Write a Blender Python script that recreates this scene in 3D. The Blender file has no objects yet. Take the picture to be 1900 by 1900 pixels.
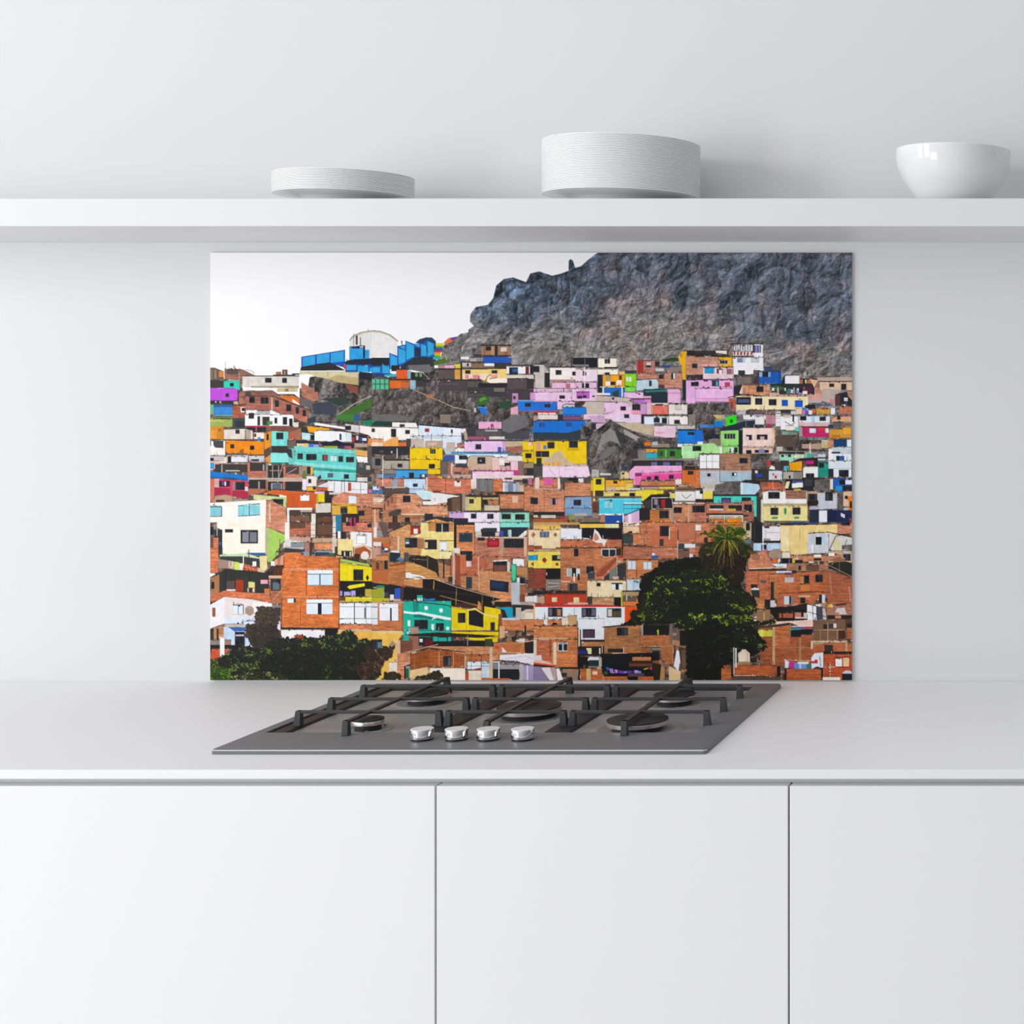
PRINT="""
T 0 0 1
M 1112 467 1093 481 1077 495 1067 497 1063 484 1058 481 1055 486 1055 503 1041 508 1025 512 1000 504 984 508 976 524 952 515 935 518 921 530 915 554 905 566 883 570 873 583 872 597 880 605 869 612 869 617 854 620 848 626 824 640 818 662 780 700 780 860 1590 860 1590 467
H 575 700 640 690 720 700 800 690 900 700 1000 720 1000 800 840 800 640 790 560 790 570 730
T 390 569 6.3333
p 6b5a4e 0 720 60 720 160 760 165 860 0 870
r 8b7a68 10 735 30 860 r 9a8068 50 740 75 850
r d08a3a 105 760 165 830
b 8a5a48 170 735 345 865
r 5a4d4a 200 740 330 795
B 8a5e4c 345 730 400 745 530 810 385 815 380 960 350 960 350 870
r 3f3836 0 865 160 955
r 2fd0b8 162 870 350 960
p 2fd0b8 280 955 350 955 350 985
w 235 900 278 938
r 4b3b3a 325 985 385 1150
b a0604a 340 1010 420 1150
p c050d8 0 955 325 965 320 1110 0 1100
w 185 1022 222 1062
r 3a3234 0 1105 340 1150
r d8d0cc 60 1110 75 1130 r d8d0cc 115 1110 130 1135 r c8b0a8 280 1115 330 1150
r 3b86d0 45 1160 265 1267
r 2f5e98 45 1150 265 1180
r 6fae8a 0 1150 45 1267
b b0522c 268 1160 410 1267
r f0eeee 360 1180 410 1240
w 375 1190 410 1225
p dcd6ce 388 820 1045 815 1045 960 385 960
p a89880 480 935 1045 930 1045 960 480 955
p f5f3f2 385 950 1055 960 1055 1080 990 1030 800 1030 735 985 385 990
r 332f2f 388 811 1050 820
w 650 840 722 893 850 838 902 895
r c8b890 790 960 1030 1000
r 8a7858 885 962 920 1000
r a86a44 775 765 840 808 r 6a4a3a 850 740 912 808 r 3a3434 965 785 1050 802 r 3a3434 740 800 1000 812 r b8a088 870 755 885 805
l 55504e 4 182 650 182 720
l 55504e 4 275 690 275 722
l 6a6664 5 420 740 500 760 520 790
B 8d5a4a 350 1000 450 985 735 990 790 1040 790 1080 350 1080
r 4a4244 415 1005 485 1045
p d87028 800 1055 970 1045 1050 1080 1050 1160 960 1130
l 3a3030 8 800 1032 980 1035 1050 1080
p f0e8e4 965 1085 1010 1110 1055 1150 1055 1160 970 1125
B a05a4a 425 1055 735 1055 735 1220 425 1215
B 9c5648 735 1060 1175 1222 1160 1267 860 1267 735 1215
r d8b8a8 722 1070 735 1215
l 332a2a 9 395 1100 410 1048 740 1052 1175 1220
w 462 1062 526 1132 598 1068 688 1140 762 1100 808 1178 897 1150 952 1228 1008 1180 1045 1258 1090 1215 1125 1267
r f4f2f2 420 1212 558 1267
p f4f2f4 710 1215 840 1267 710 1267
r b8b4b8 558 1228 710 1267
w 458 1252 520 1267
p d2c69c 1055 760 1745 760 1745 925 1500 890 1380 850 1250 825 1150 790 1055 800
p bba878 1380 850 1500 800 1745 840 1745 925 1500 890
l 8a7a5a 3 1385 760 1385 840
l 8a7a5a 3 1500 850 1500 890
B b06a50 1075 890 1265 1000 1275 1100 1200 1120 1075 1050
w 1230 940 1262 1000
p 6a6264 1060 1060 1230 1120 1230 1200 1060 1160
p 2e3d38 1300 1085 1600 1060 1640 1140 1500 1170 1400 1110
p 3d4250 1200 1140 1400 1120 1500 1180 1480 1267 1220 1267
p 8a4a3a 1590 915 1740 940 1740 1040 1640 990
p 3f6a26 1560 1240 1900 1080 1900 1180 1700 1267 1540 1267
l b0a894 12 1510 1267 1700 1140 1900 1045
p 1e4fae 1075 590 1585 508 1585 720 1490 690 1075 710
p 2fa0dc 1088 600 1235 575 1235 690 1088 710
p 2fa0dc 1255 570 1402 550 1402 660 1255 672
p 2fa0dc 1420 548 1570 520 1570 645 1420 660
p 26272b 1060 755 1070 710 1235 680 1400 655 1500 700 1590 750
r 1e50b0 1590 660 1900 770
r 28a4e0 1600 680 1720 752 r 28a4e0 1735 690 1862 768 r 28a4e0 1875 720 1900 768
p 1b2440 1585 650 1640 625 1900 610 1900 680 1720 680 1590 680
r d03030 1572 690 1605 730
p dddcdc 1642 400 1660 365 1720 325 1800 300 1900 285 1900 640 1640 640
p cfc4ac 1642 395 1660 365 1720 325 1800 300 1900 285 1900 305 1800 322 1720 348 1665 385 1645 412
l 443838 6 1640 400 1660 365 1700 335 1780 302 1900 285
r 2a9fe0 1637 480 1805 620
r 1b2440 1670 468 1760 495 r 1b2440 1800 460 1822 612
l 1b3060 8 1637 480 1805 458
r 2a9fe0 1822 510 1870 612
p 1b2440 1585 655 1640 625 1900 608 1900 672 1720 680 1590 680
l 3a3438 8 1688 320 1688 470
l 3a3438 8 1768 360 1768 460
r 3a3438 1712 340 1735 450
l 3a3438 6 1858 265 1858 290
p 1b2030 1750 768 1900 780 1900 870 1750 850
T 690 569 6.3333
p e4e2e1 0 300 100 300 220 335 303 400 300 470 300 600 0 600
p cfc4a4 0 285 90 288 220 330 305 400 302 416 205 348 95 310 0 305
l 4a4038 6 0 283 100 290 220 335 303 402 303 415
r 16242c 0 602 215 700
p 23405c 510 430 560 385 640 362 710 366 755 410 750 470 620 440
p 1b55b4 205 545 300 580 300 465 395 450 395 400 500 440 560 435 620 430 650 400 740 430 735 600 500 610 400 660 330 710 205 740
p 2fa6dc 218 560 298 600 298 690 218 720
p 2fa6dc 312 490 395 520 395 650 312 680
p 2fa6dc 405 412 498 460 498 590 405 630
p 2fa6dc 580 440 645 465 645 580 580 580
p 2fa6dc 655 405 728 440 728 560 655 590
p 2fa6dc 320 468 390 460 390 510
p 2fa6dc 500 445 560 440 560 480
p 20304a 502 480 575 490 575 590 502 590
p 2c3038 500 595 700 590 770 640 740 700 330 760 340 700
p 6e6a6e 420 690 680 680 700 740 640 780 440 740
r 1b55b4 0 690 215 790
r 2fa6dc 0 705 102 780
p 2fa6dc 125 680 210 715 210 785 125 785
p 26406a 0 785 215 785 290 800 150 830 0 820
p 3fb0d0 150 800 290 790 285 822 150 822
r 1f2428 230 690 330 760
l 1b3060 6 305 470 390 450
r d04030 345 402 362 432 r 303848 350 432 360 452
r d8c830 750 430 845 465 r 4aa838 748 462 840 486 r 2c4cae 748 486 835 515 r b83a34 742 515 830 538 r e09028 735 538 812 568 r d8c020 728 560 812 574 r 3fae38 720 574 805 600 r 30a8c0 720 600 795 625
p 2c3038 640 470 755 470 720 600 650 600
p 1b55b4 650 560 728 500 735 590 650 600
p 2fa6dc 655 405 728 440 728 560 655 590
p 4a7a8a 330 990 331 991 331 992
p d87038 840 430 900 370 1000 355 990 385 880 445
p 5a3f9a 920 370 1005 352 980 390 940 400
r f0e8e8 800 610 830 640
p 4f6a2c 720 650 830 610 900 590 890 660 740 690
p 8aa050 850 590 900 590 880 640
r a07858 1285 460 1630 578
r 8a6448 1310 465 1335 575 r b58c68 1400 465 1440 575 r 8a6448 1560 530 1600 575
w 1340 468 1400 515
r d8d4cc 1515 480 1582 528
r 2a2420 1445 460 1478 575
r 2a2628 1275 450 1640 462 r 2a2628 1280 574 1640 586
r 2058b8 1308 586 1635 665
r e8f0fa 1325 668 1438 702
r 3a3438 1440 662 1640 722
r b8b0a0 1150 600 1305 655 r 8a8480 1225 610 1300 650
r e8e4e0 1045 590 1140 622 r 3a3a40 1200 560 1290 600
r d0c8c0 1060 655 1170 710 r 8a6a54 1175 665 1310 725 r 2e2a2c 1060 645 1320 658 r 2a2628 1118 668 1140 700
r 7a6450 1310 700 1440 725
r d8d030 970 678 1042 728 r e8b0d0 855 690 968 728 r f0ece8 735 690 780 728 r b8907a 785 700 850 728
r 26221f 735 726 1580 738
r 5c504c 775 738 975 856
r d89a48 975 742 1045 856
r 26221f 1042 650 1060 860
p f2d27c 1060 738 1575 735 1590 895 1390 900 1270 850 1060 855
p f6dccc 1070 795 1500 795 1500 855 1270 850 1070 850
r e88890 1095 800 1140 850 r e88890 1185 805 1270 850 r e8a080 1400 800 1480 840
p f8e8d8 1290 850 1590 840 1590 895 1390 900
l 6a7a20 9 1330 890 1360 820 1400 800
l 6a7a20 9 1380 850 1470 835
l c8a030 9 1300 880 1350 850 1350 900
w 1100 750 1158 790 1408 750 1472 786
r f2ecea 1580 700 1900 792
r 3a3234 1640 685 1900 700
w 1615 715 1716 800
r 3060a0 1650 730 1715 770
r 6a2a2a 1805 705 1845 795
w 1860 700 1900 792
r d8ccc0 1580 805 1900 850
r c8b098 1845 850 1900 915
r 4a4246 785 865 1280 990 r 6a6064 800 910 1020 916 r 34302f 770 855 1280 868
r 5a5450 1120 870 1270 950
r 3c3a3e 1120 950 1580 1060 r 7a6c64 1435 955 1560 1000
r 26242a 1250 900 1590 950
r 584c50 1590 850 1825 975 r 3a3034 1825 850 1900 970 r 2a282c 1590 842 1840 856
r 463c42 1600 975 1900 1100
r 4e4a46 1120 1010 1330 1070
r e05a20 288 738 418 852
r e06a20 210 865 445 962 r c0683a 345 880 440 960
r 8ab0bc 418 750 460 850 r 90b8c8 450 862 515 972
r 2c2426 285 730 420 740 r 2c2426 280 852 520 864
r 58b890 0 850 200 975
r 2c4a44 42 850 52 975 r 2c4a44 92 850 102 975 r 2c4a44 150 850 158 975 r 2c5a4c 0 905 200 915
p 20242a 460 770 600 775 600 870 460 860
r 6a9a50 510 775 540 825 r 7a9a60 560 780 590 825
l c8c0b8 5 600 780 680 850 640 850
r 3a3638 520 880 640 940
r d090c8 1650 1020 1720 1130 r 4a3a40 1660 1050 1690 1090 r d898d0 1860 1010 1900 1095
p 1e78d8 1710 1100 1900 1105 1900 1225 1720 1225
r 8ac0f0 1720 1100 1900 1110
w 1800 1135 1865 1176
r d03848 1720 1225 1900 1236
p e0a8b8 1630 1190 1715 1170 1720 1267 1630 1267
p 1e78d8 1235 1180 1350 1185 1355 1267 1300 1267
l 80b8e8 6 1235 1180 1350 1185
p 34662a 1240 1090 1330 1040 1390 1080 1330 1150 1240 1160
p 5aa030 1260 1085 1330 1060 1350 1090 1270 1120
p 2a4a34 1500 1130 1640 1100 1640 1180 1500 1200
l b8a080 9 480 975 640 1040 800 1110 950 1180 1160 1225
p b8703c 630 1040 720 1030 740 1060 640 1070
r d8c8b8 1200 1190 1225 1240
T 990 569 6.3333
p cfc4bc 0 680 120 680 130 760 125 955 20 955 20 800 0 790
r 23262a 0 675 120 684
w 0 700 68 770
p b8b0a8 120 690 185 770 130 900
r 26262a 130 780 190 950
r 181d28 440 608 750 705
r 6a6460 450 612 460 700 r 6a6460 600 612 607 680
r 85817e 450 680 650 712
r 2a2426 440 602 975 610
r f8ecd8 757 605 975 718
w 835 618 896 668
r 8a9098 862 620 868 668
r f6ece6 190 715 495 862
r f0d8e8 490 735 752 882
r f8ecdc 752 735 995 802
r 2e2226 180 705 760 715 r 2a2426 830 710 990 724 r c8b8a8 490 730 752 738
w 260 748 326 800 455 765 492 810 578 758 602 812
r e8e0e8 602 755 662 812 r 4a4450 606 770 622 812
w 842 775 892 808
p c08888 210 862 390 862 390 885 490 882 745 882 745 886 215 895
r f2c0e0 215 890 500 960
r ecc0e4 500 886 740 1000
r c07080 380 905 432 958
w 570 902 594 956 608 902 652 956
l f8f0e8 7 600 710 600 960
r d8b0a0 432 830 468 870
r 1e242c 755 800 812 1010
r f2a418 815 800 1070 940
r f8c070 1005 762 1070 798
r b89878 848 815 905 880 r 4a3a30 1005 810 1035 860
r f4ece0 846 880 900 930 r f4ece0 975 868 1032 920
w 905 885 960 920
r f0e8dc 780 940 1078 950
r 1d6cc8 815 950 1075 1060
r f4e8e0 808 950 826 1020 r f4e8e0 1032 940 1048 1060
p 2a4040 915 1010 1000 975 1000 1060 940 1060
r 3e4048 1070 752 1208 785
r 86dc18 1075 785 1206 945
r 7ae050 1070 945 1196 1000
r e8f0e0 1088 825 1150 880 r 8aa880 1112 830 1118 878
B a86858 1208 635 1425 635 1425 790 1215 790
r a83030 1220 640 1288 782
r 2a2628 1208 630 1470 638
w 1322 660 1378 712
r e0d0c8 1325 655 1378 690
r 30282c 1425 645 1480 740
p 2a4628 1470 630 1640 598 1700 605 1705 640 1560 645
r 7a7474 1425 700 1740 770 r d0ccc8 1430 725 1530 760 r 2c4a90 1520 690 1600 720
p 8f8074 1560 730 1740 700 1745 765 1560 765
b b87058 1215 785 1450 855
b b06a50 1450 790 1535 940
b b87860 1535 775 1745 960
w 1470 800 1525 850 1618 785 1660 852
r d8ece8 1640 785 1658 850
r 4a3c38 1465 920 1535 960
p c0d8e4 1210 865 1445 850 1462 880 1462 960 1205 990
l 2a2628 6 1210 865 1445 848 1470 885
w 1360 870 1385 935
p f0b010 1700 590 1750 520 1800 520 1785 590 1785 855 1750 860 1740 700 1710 640
r 3a2a20 1750 515 1900 526 r 2a2628 1800 526 1900 580
l 3a3020 6 1735 560 1735 600
B c08060 1785 620 1830 580 1900 580 1900 800 1795 800
r 3c3438 1795 803 1900 865
w 1862 672 1900 722
r eab4e4 1790 866 1900 1140
w 1850 888 1900 935
r 24262c 1750 860 1790 1100
p 20303a 1290 970 1560 965 1570 1120 1300 1120
p 2a7a78 1300 985 1560 975 1560 1000 1320 1010
r 20303a 1390 1010 1575 1130
r f0b8e0 1575 965 1730 1140
l 503040 6 1575 1015 1740 1015
r eec0e8 1060 1005 1290 1080
r 3a3440 1230 1020 1250 1035
r e8a8d0 1290 1050 1380 1080
r e4b4d8 0 965 410 1000
r eecae8 20 1000 450 1120
r e0a0e0 0 1010 22 1090
w 305 1045 366 1082
r 60303a 440 1060 458 1082
r eec8e6 450 960 740 1110
r c060c8 505 1000 655 1080
r 5a2a50 500 996 660 1003
w 515 1050 570 1080 580 1045 620 1070 690 1048 718 1062
r f4e8ec 735 1015 900 1040
p cdb8ac 735 1045 900 1050 1130 1075 1130 1120 735 1110
l 4a3a3a 5 735 1040 920 1055 1140 1075
w 920 1070 948 1092
p c8409a 1160 1110 1300 1095 1290 1130 1180 1130
r c86ad0 1180 1095 1300 1130 r d888d0 1300 1080 1380 1140
r 5a2a40 1150 1078 1380 1090
r 1d72d4 0 1115 272 1225
r f0a8c8 0 1100 280 1118
r 1a5ab0 0 1118 275 1128
w 130 1145 196 1184
r c83850 0 1222 272 1250
r f0e0d8 50 1248 272 1267 r 2a2c30 0 1248 50 1267
r ecc4e4 280 1110 480 1210
p d0ccc8 335 1160 370 1140 480 1150 480 1190 340 1190
p 3a3434 480 1140 560 1110 610 1115 570 1185 480 1185
l 2a2a2e 8 335 1200 345 1160 380 1142 540 1155
r 1e80dc 345 1185 618 1267
r 1a5ab0 345 1182 618 1190
p ccbcb0 570 1170 620 1118 830 1120 820 1267 625 1267 620 1185
r ecc8e8 825 1120 1160 1267
w 1022 1175 1084 1220 1160 1150 1250 1212
r d8b8b0 1110 1120 1150 1180
r f0a0b8 1150 1212 1260 1267
l 7a3050 6 840 1190 840 1240
l 7a3050 6 840 1260 930 1235
r f4c8e4 930 1230 1150 1267
r d098d0 1255 1140 1330 1267 r e8c0c8 1330 1130 1390 1267
r d8907e 1385 1150 1580 1267 r e87868 1405 1160 1575 1267
r e8d0c8 1385 1135 1580 1155
w 1430 1145 1520 1158
r e8e0da 1588 1145 1805 1267 r d8ccc0 1660 1150 1735 1215
l 2a2628 6 1580 1138 1810 1138
H 1810 1150 1900 1140 1900 1267 1810 1267
T 1290 569 6.3333
b b88068 0 590 270 800
w 0 672 22 725
r 3a3030 0 520 230 580
r 2a2426 190 570 400 590 r 2a2426 0 560 100 590
p 2e2628 220 530 240 505 380 510 420 560 230 560
p e8e0d8 235 515 370 520 370 560 240 545
r f4b410 275 592 432 708
r f4ece4 280 630 385 680
w 287 637 312 672 318 637 345 672 352 637 376 672
p 8a7468 380 540 430 450 430 590 400 580
l 2a2426 9 380 540 430 438 680 432 795 440
r d8d4d8 440 445 678 525
r 4a5068 445 450 452 520 r 4a5068 470 450 478 520 r 4a5068 495 450 500 520 r 4a5068 520 450 528 520 r 4a5068 552 450 560 520 r 4a5068 580 450 586 520 r 4a5068 610 450 616 520 r 4a5068 640 450 646 520
r e8dcd8 440 525 690 580
r 9a4a48 450 535 470 570 r 9a4a48 487 535 510 570 r 9a4a48 527 535 550 570 r 9a4a48 567 535 588 570 r 9a4a48 605 535 628 570 r 9a4a48 648 535 672 570
p f2f0f4 690 445 790 450 800 750 760 755 690 590
r f2f0f4 440 595 798 800
r 5a5a90 690 455 770 540 r c8c8e0 710 455 715 540 r c8c8e0 728 455 733 540 r c8c8e0 748 455 753 540
r 2a2426 440 578 690 590 r 2a2426 675 440 690 545
r 7888a8 492 605 555 660 r c0ccd8 555 605 585 660 r c8d0d8 655 600 748 655
r 3a3438 505 750 582 800 r 6a5450 680 748 760 800
r ecd0d8 90 712 450 855
p e8a8b0 75 680 240 672 250 710 80 712
r 2a2426 85 705 450 713 r 60304a 90 852 455 862
r 18a0dc 108 715 222 785
r 7a3a44 250 728 320 790 r f0e0e8 275 745 312 795 r 8a4a50 370 730 440 795 r f0d0d8 385 730 390 795 r f0d0d8 405 730 410 795 r f0d0d8 425 730 430 795
r 3a3034 0 800 88 865
r f0b0e4 0 862 450 1120
r f4c0ec 0 960 440 1080
r 20404a 192 868 278 938 r 60a0b0 240 880 270 930
r b04850 345 890 405 945 w 0 885 38 935
r 5a2a3a 95 862 145 880
p 585258 460 820 690 800 740 860 700 910 490 910
r 7a6e68 490 820 660 910
l 2a2426 9 460 830 480 805 680 800
p 4a383e 670 890 740 760 750 760 750 910 680 910
p 1d5cb8 748 762 1000 765 1005 905 748 900
r 174f9c 975 770 1008 905
r 1a3a70 748 756 1005 768
w 755 768 880 828
r 90b8d8 750 768 785 825 r 80a8c8 855 768 885 825
p 3a4a6a 800 700 900 705 930 760 810 760
p 14264c 1010 870 1050 800 1050 935 1010 930
r f0ecf0 1050 808 1222 942
l 2a2426 7 1040 830 1070 800 1222 802
r b87040 1225 852 1440 945
r 3a2a28 1225 845 1440 856
w 1265 855 1308 905
r c8c8d0 1285 858 1305 902
b c88058 545 920 875 1050
r d8a080 545 920 560 1040 r d8a080 600 925 612 1040 r d8a080 800 935 815 1050
w 718 938 798 1005
p 2a282c 450 940 545 910 550 1030 450 1040
p f0e0d0 515 1020 545 940 555 940 550 1030
l 3a2a28 10 380 1070 550 1030 900 1060 1320 1080
r 2a3430 880 905 1400 1030
p 3a6040 880 940 980 930 1060 960 980 990 880 980
r e0e8d0 900 955 930 990 r c0e0b0 1045 955 1065 990
r c8d8e8 1080 975 1145 1020 r 507890 1080 965 1120 1015
r d8b8a8 960 950 980 1050 r b89890 1148 950 1168 1050
r 5a2040 1310 935 1370 1020 r c83858 1265 945 1290 980 r 8090c8 1185 985 1245 1030 r f0e8f0 1255 990 1315 1035 r d0d0f0 1190 960 1215 985 r 2a1a3a 1215 970 1260 1010
r e0b0a4 865 1005 985 1060 r d8a098 985 1030 1485 1080
p d8a498 1400 960 1490 975 1490 1115 1320 1110 1320 1080 1400 1075
b c07858 1405 965 1480 1020
r f4e4b8 478 1050 1325 1200
p f4e4b8 478 1050 1325 1090 1325 1210 900 1210 500 1220 478 1250
w 480 1065 650 1152 702 1078 784 1152 862 1088 950 1160
r 4a5a8a 500 1090 630 1130
r 1858c8 1012 1095 1086 1170 r 1858c8 1170 1102 1260 1180
r f8f0d8 1010 1130 1014 1170
p c06040 390 1080 460 1080 470 1230 400 1130
r a02838 415 1120 440 1200
p e8c0a0 1340 850 1440 870 1400 940 1400 960
r e8c4a4 1460 880 1840 985
p c0a898 1430 830 1840 830 1840 890 1430 870
r 3a3034 1430 822 1700 830 r 3a3034 1450 878 1840 886
w 1575 905 1628 945 1712 908 1770 980
p c0b0a8 1490 960 1720 980 1640 1060 1620 1140 1490 1110
p d0888c 1570 1080 1640 1090 1630 1140 1580 1140
b c08068 1790 1000 1840 1150
p 2a2a30 1650 1030 1780 1000 1790 1050 1840 1100 1840 1170 1700 1160 1640 1150
r d8d8e0 1745 1070 1790 1110 r e8e8e8 1720 1150 1765 1170
b b86848 1690 1170 1840 1267
r 5a3a38 1640 1040 1700 1170
r b8b4b8 1330 1100 1480 1130
p 20242c 1280 1170 1330 1150 1410 1160 1410 1200 1290 1200
p 2a5a80 1400 1150 1600 1150 1580 1165 1400 1160
r d0a040 1420 1190 1580 1267 r a83030 1480 1190 1530 1210
r 3880d0 1255 1185 1300 1225 r d878c0 1255 1215 1290 1267 r e8e8f0 1590 1190 1640 1267 r f06040 1375 1210 1405 1250 r f0e8f0 1310 1220 1370 1267 r 5068b0 1290 1225 1330 1267
r e8d0b0 1175 1190 1250 1267
p 4a4244 590 1220 640 1205 900 1225 930 1267 590 1267
p c8c0c0 500 1230 600 1205 590 1267 490 1267
r 7a6258 640 1215 930 1267 r c8c0b8 940 1230 1000 1267 r 3a3638 1000 1210 1120 1250 r d8d4d0 1120 1230 1175 1267
H 0 1140 380 1130 400 1200 480 1267 0 1267
T 390 769 6.3333
r 9fb05a 0 50 265 150 r 5aa0b0 60 0 265 20 r b8c060 0 60 160 90 r 6a7a48 0 30 265 45
b a8563a 265 0 415 45
r 3f4648 265 45 415 180 r 2c3438 300 80 400 150
r f4f2f2 412 0 985 135
w 455 0 515 48
r 3a3436 558 22 590 130 r 3a3436 615 28 700 130 r e8e4e4 590 0 616 130
w 760 40 790 105 857 32 905 120 932 50 970 140
r 4a8a30 670 80 735 120
r b83858 415 133 690 150
r 2e282c 430 148 660 210 r c84868 535 148 550 200 r 3a2830 520 150 530 200
r e8dcd4 980 95 1040 150
B b06048 980 0 1150 0 1140 100 1060 80 980 30
w 1085 0 1130 20
p 2e3c48 1150 50 1240 20 1240 90 1160 110
p 3f7a34 1500 0 1690 0 1690 90 1480 60
r 2c5a8a 1690 0 1755 80
p 1f7a58 1780 80 1900 65 1900 135 1800 120
p d88a28 0 145 160 140 160 290 0 290
r e8a040 10 190 80 280 r a86a28 95 165 130 200
p e4d8cc 165 180 400 170 500 190 500 290 165 290
w 302 180 348 225
r b8a898 410 185 480 290 r 6a5a50 412 180 420 290
r f0e4dc 520 210 650 290 r 5a4440 520 225 545 265
r 40a0c8 560 265 595 320
r 4a4644 595 285 635 330
r 4a403c 0 290 640 302
r f0e8e0 0 305 180 480
p 3f464c 40 310 158 310 158 395 60 390 40 360
r 5a5654 0 315 12 370
l c8b8b0 6 0 484 180 484
p f08c10 188 305 635 320 632 470 250 470 188 440
p 9a5a28 350 420 400 400 400 465 340 465
w 240 350 285 395 472 368 520 414
r c03828 190 330 220 342
p e89428 635 225 720 200 720 370 640 420
w 665 230 690 300
p 7ae0d8 722 195 918 205 915 380 722 370
w 780 215 860 290
p 7a4a3e 715 135 1000 150 1040 155 1010 190 720 190
p 8a5a40 700 130 720 200 640 220 690 170
p b0604a 918 210 990 200 1070 180 1070 300 918 300
p a07050 1000 195 1075 150 1070 300 1030 300
r 34302f 725 370 905 450 r 6a6058 905 300 1010 400
p 8ae4dc 712 450 920 455 925 575 712 570
r 1f7a70 720 565 925 582
p d89450 640 520 712 470 712 580 650 580
p 5a4a40 632 430 712 400 712 470 640 520
p 70c8c0 905 400 990 400 990 590 925 590
p 38343a 890 395 960 410 970 520 930 500 900 450
p 7ad8d0 985 375 1040 370 1440 395 1710 425 1715 465 1000 430
p 62d0c8 1000 430 1715 468 1715 670 990 590
p 88e0da 990 560 1215 575 1715 615 1715 650 1215 620 985 595
p 1fa898 1215 625 1715 655 1715 680 1215 650
p 78d8d4 1215 655 1715 685 1712 780 1215 760
w 1030 460 1090 525 1132 466 1252 535 1322 475 1382 542 1510 490 1562 556 1600 500 1690 562
r b03838 1332 482 1375 538 r c8e8e8 1415 480 1490 550 r 7898a0 1450 485 1455 548
r 506878 1380 690 1448 740 w 1575 705 1630 755
l f0ece8 6 1215 100 1600 175
p f0eeee 1240 95 1585 150 1585 175 1225 125
l 2c2828 8 1230 88 1600 100 1750 130
p d8d4d4 1590 110 1750 130 1755 215 1590 190
w 1590 135 1655 185
p f4a818 1145 140 1400 165 1400 185 1260 180 1230 220 1145 200
p 2f3434 1070 150 1130 145 1155 190 1155 290 1070 210
p c0e4e8 1080 210 1225 235 1225 300 1080 295
w 1180 240 1225 300
l 3a3030 6 1045 120 1240 130 1640 205
p eef0f2 1228 205 1280 190 1520 200 1660 220 1665 320 1520 320 1228 310
r 404850 1520 228 1545 300 r d8e8f0 1545 240 1580 310 r d0e4ea 1590 220 1660 320
p f2e8e4 1760 130 1900 150 1900 280 1860 240 1760 215
l 2c2828 5 1660 210 1780 225 1870 250
r 2c2a30 1670 240 1850 340 r b83040 1670 265 1700 325 r 3848a0 1760 270 1790 320 r e0e0e8 1790 280 1840 310 r e0d0d0 1715 250 1745 300
r b8a090 1700 335 1850 385
r e89048 1860 280 1900 360
p 2a2a34 1010 300 1280 320 1280 385 1010 370
p e8d4b0 1020 340 1160 345 1160 375 1020 370 r f0b868 1100 340 1150 378 r 4070c8 1160 345 1215 382 r 90a8e0 1215 350 1280 385
p 1c1e30 1285 320 1400 325 1490 300 1560 330 1690 345 1690 400 1340 390
r 98b038 1335 372 1500 400 r b85060 1580 370 1660 400 r 403060 1520 370 1580 400
p e8b060 1700 410 1845 430 1845 495 1710 480
p f0eeec 1715 490 1850 500 1870 570 1740 560
r 4a4a48 1720 570 1900 700 r c0bcb0 1835 600 1880 650 r 6a6a68 1750 570 1800 620
r d8d4d0 1725 740 1850 790 r 34404c 1850 730 1900 790
p 5a5450 1850 380 1900 370 1900 600 1850 560
r e8d8d0 200 470 445 565 r e4e4ec 250 490 430 560 w 210 490 248 568
r 6a605c 200 455 440 480 r d0ccd4 455 480 640 560 r 3a3a44 480 525 575 550
r e8d4c8 0 490 200 580 r c8c0c0 0 484 160 545 w 0 512 45 540
p e8a8a0 0 560 120 560 60 650 0 650
p 3098d0 0 568 48 568 52 640 0 640
l 5a2a30 5 0 550 110 550
r 3d3838 60 585 450 680 p 3d3838 40 650 140 590 140 680 40 680
r a89888 132 590 150 680 r d8d4d0 185 655 350 668
l b0a098 8 150 575 440 580
b c06850 440 560 680 760
r 3c3636 468 570 655 665 r b8a89c 620 590 640 660
r 98887c 655 570 690 860
r 302c2e 680 600 860 760 r b0a8a0 730 600 742 755 r b0a8a0 800 600 812 755 l b8a898 8 865 560 810 740 r b89888 700 655 850 665
b c06a54 860 600 1085 800
r 4a403c 888 610 1045 700 r 9a8474 1045 610 1085 720 l d8d0c8 6 900 700 1020 630
p a89078 1085 600 1210 610 1200 715 1085 700 w 1140 615 1180 700 r e8b840 1182 620 1210 715
r 6a7a40 1090 660 1130 750
r c0b0a0 450 745 1090 765 r c8b4a8 680 770 1090 790
r 2e2a2c 460 765 655 870 r b06a50 655 770 675 890 r a89888 568 785 585 900
r 2e2a2c 680 790 1080 890 r c8ccd4 720 805 845 880 r 5a6878 732 815 835 878 r b87058 855 790 885 890
p b86a54 450 870 670 880 600 930 450 950
p 1278cc 5 670 445 715 445 780 260 750 5 745
p 1060b0 5 735 260 740 445 765 445 782 260 752 5 747
p c8485c 0 750 450 780 445 995 265 960 50 950 0 1030
r d8a8a0 50 755 108 860 r 2a2436 108 780 235 848 r e8d8e0 170 790 190 840 r 7a4a90 140 785 165 830
r a87880 265 790 300 890 w 300 795 408 885 r e0d0d8 412 850 445 900
p a82848 50 855 240 870 240 950 50 945
p b02848 265 895 445 905 440 995 265 960
p d07060 0 760 50 760 50 1030 0 1030
r e8e0d8 1135 720 1255 850 w 1155 760 1188 805
p 402830 1260 740 1300 710 1310 750 1270 770
r f0d8e8 1085 760 1135 890
r f0b830 1140 850 1250 900 r d85838 1250 862 1380 890 r f0d060 1380 860 1400 900 r 20203a 1210 855 1245 885
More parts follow.
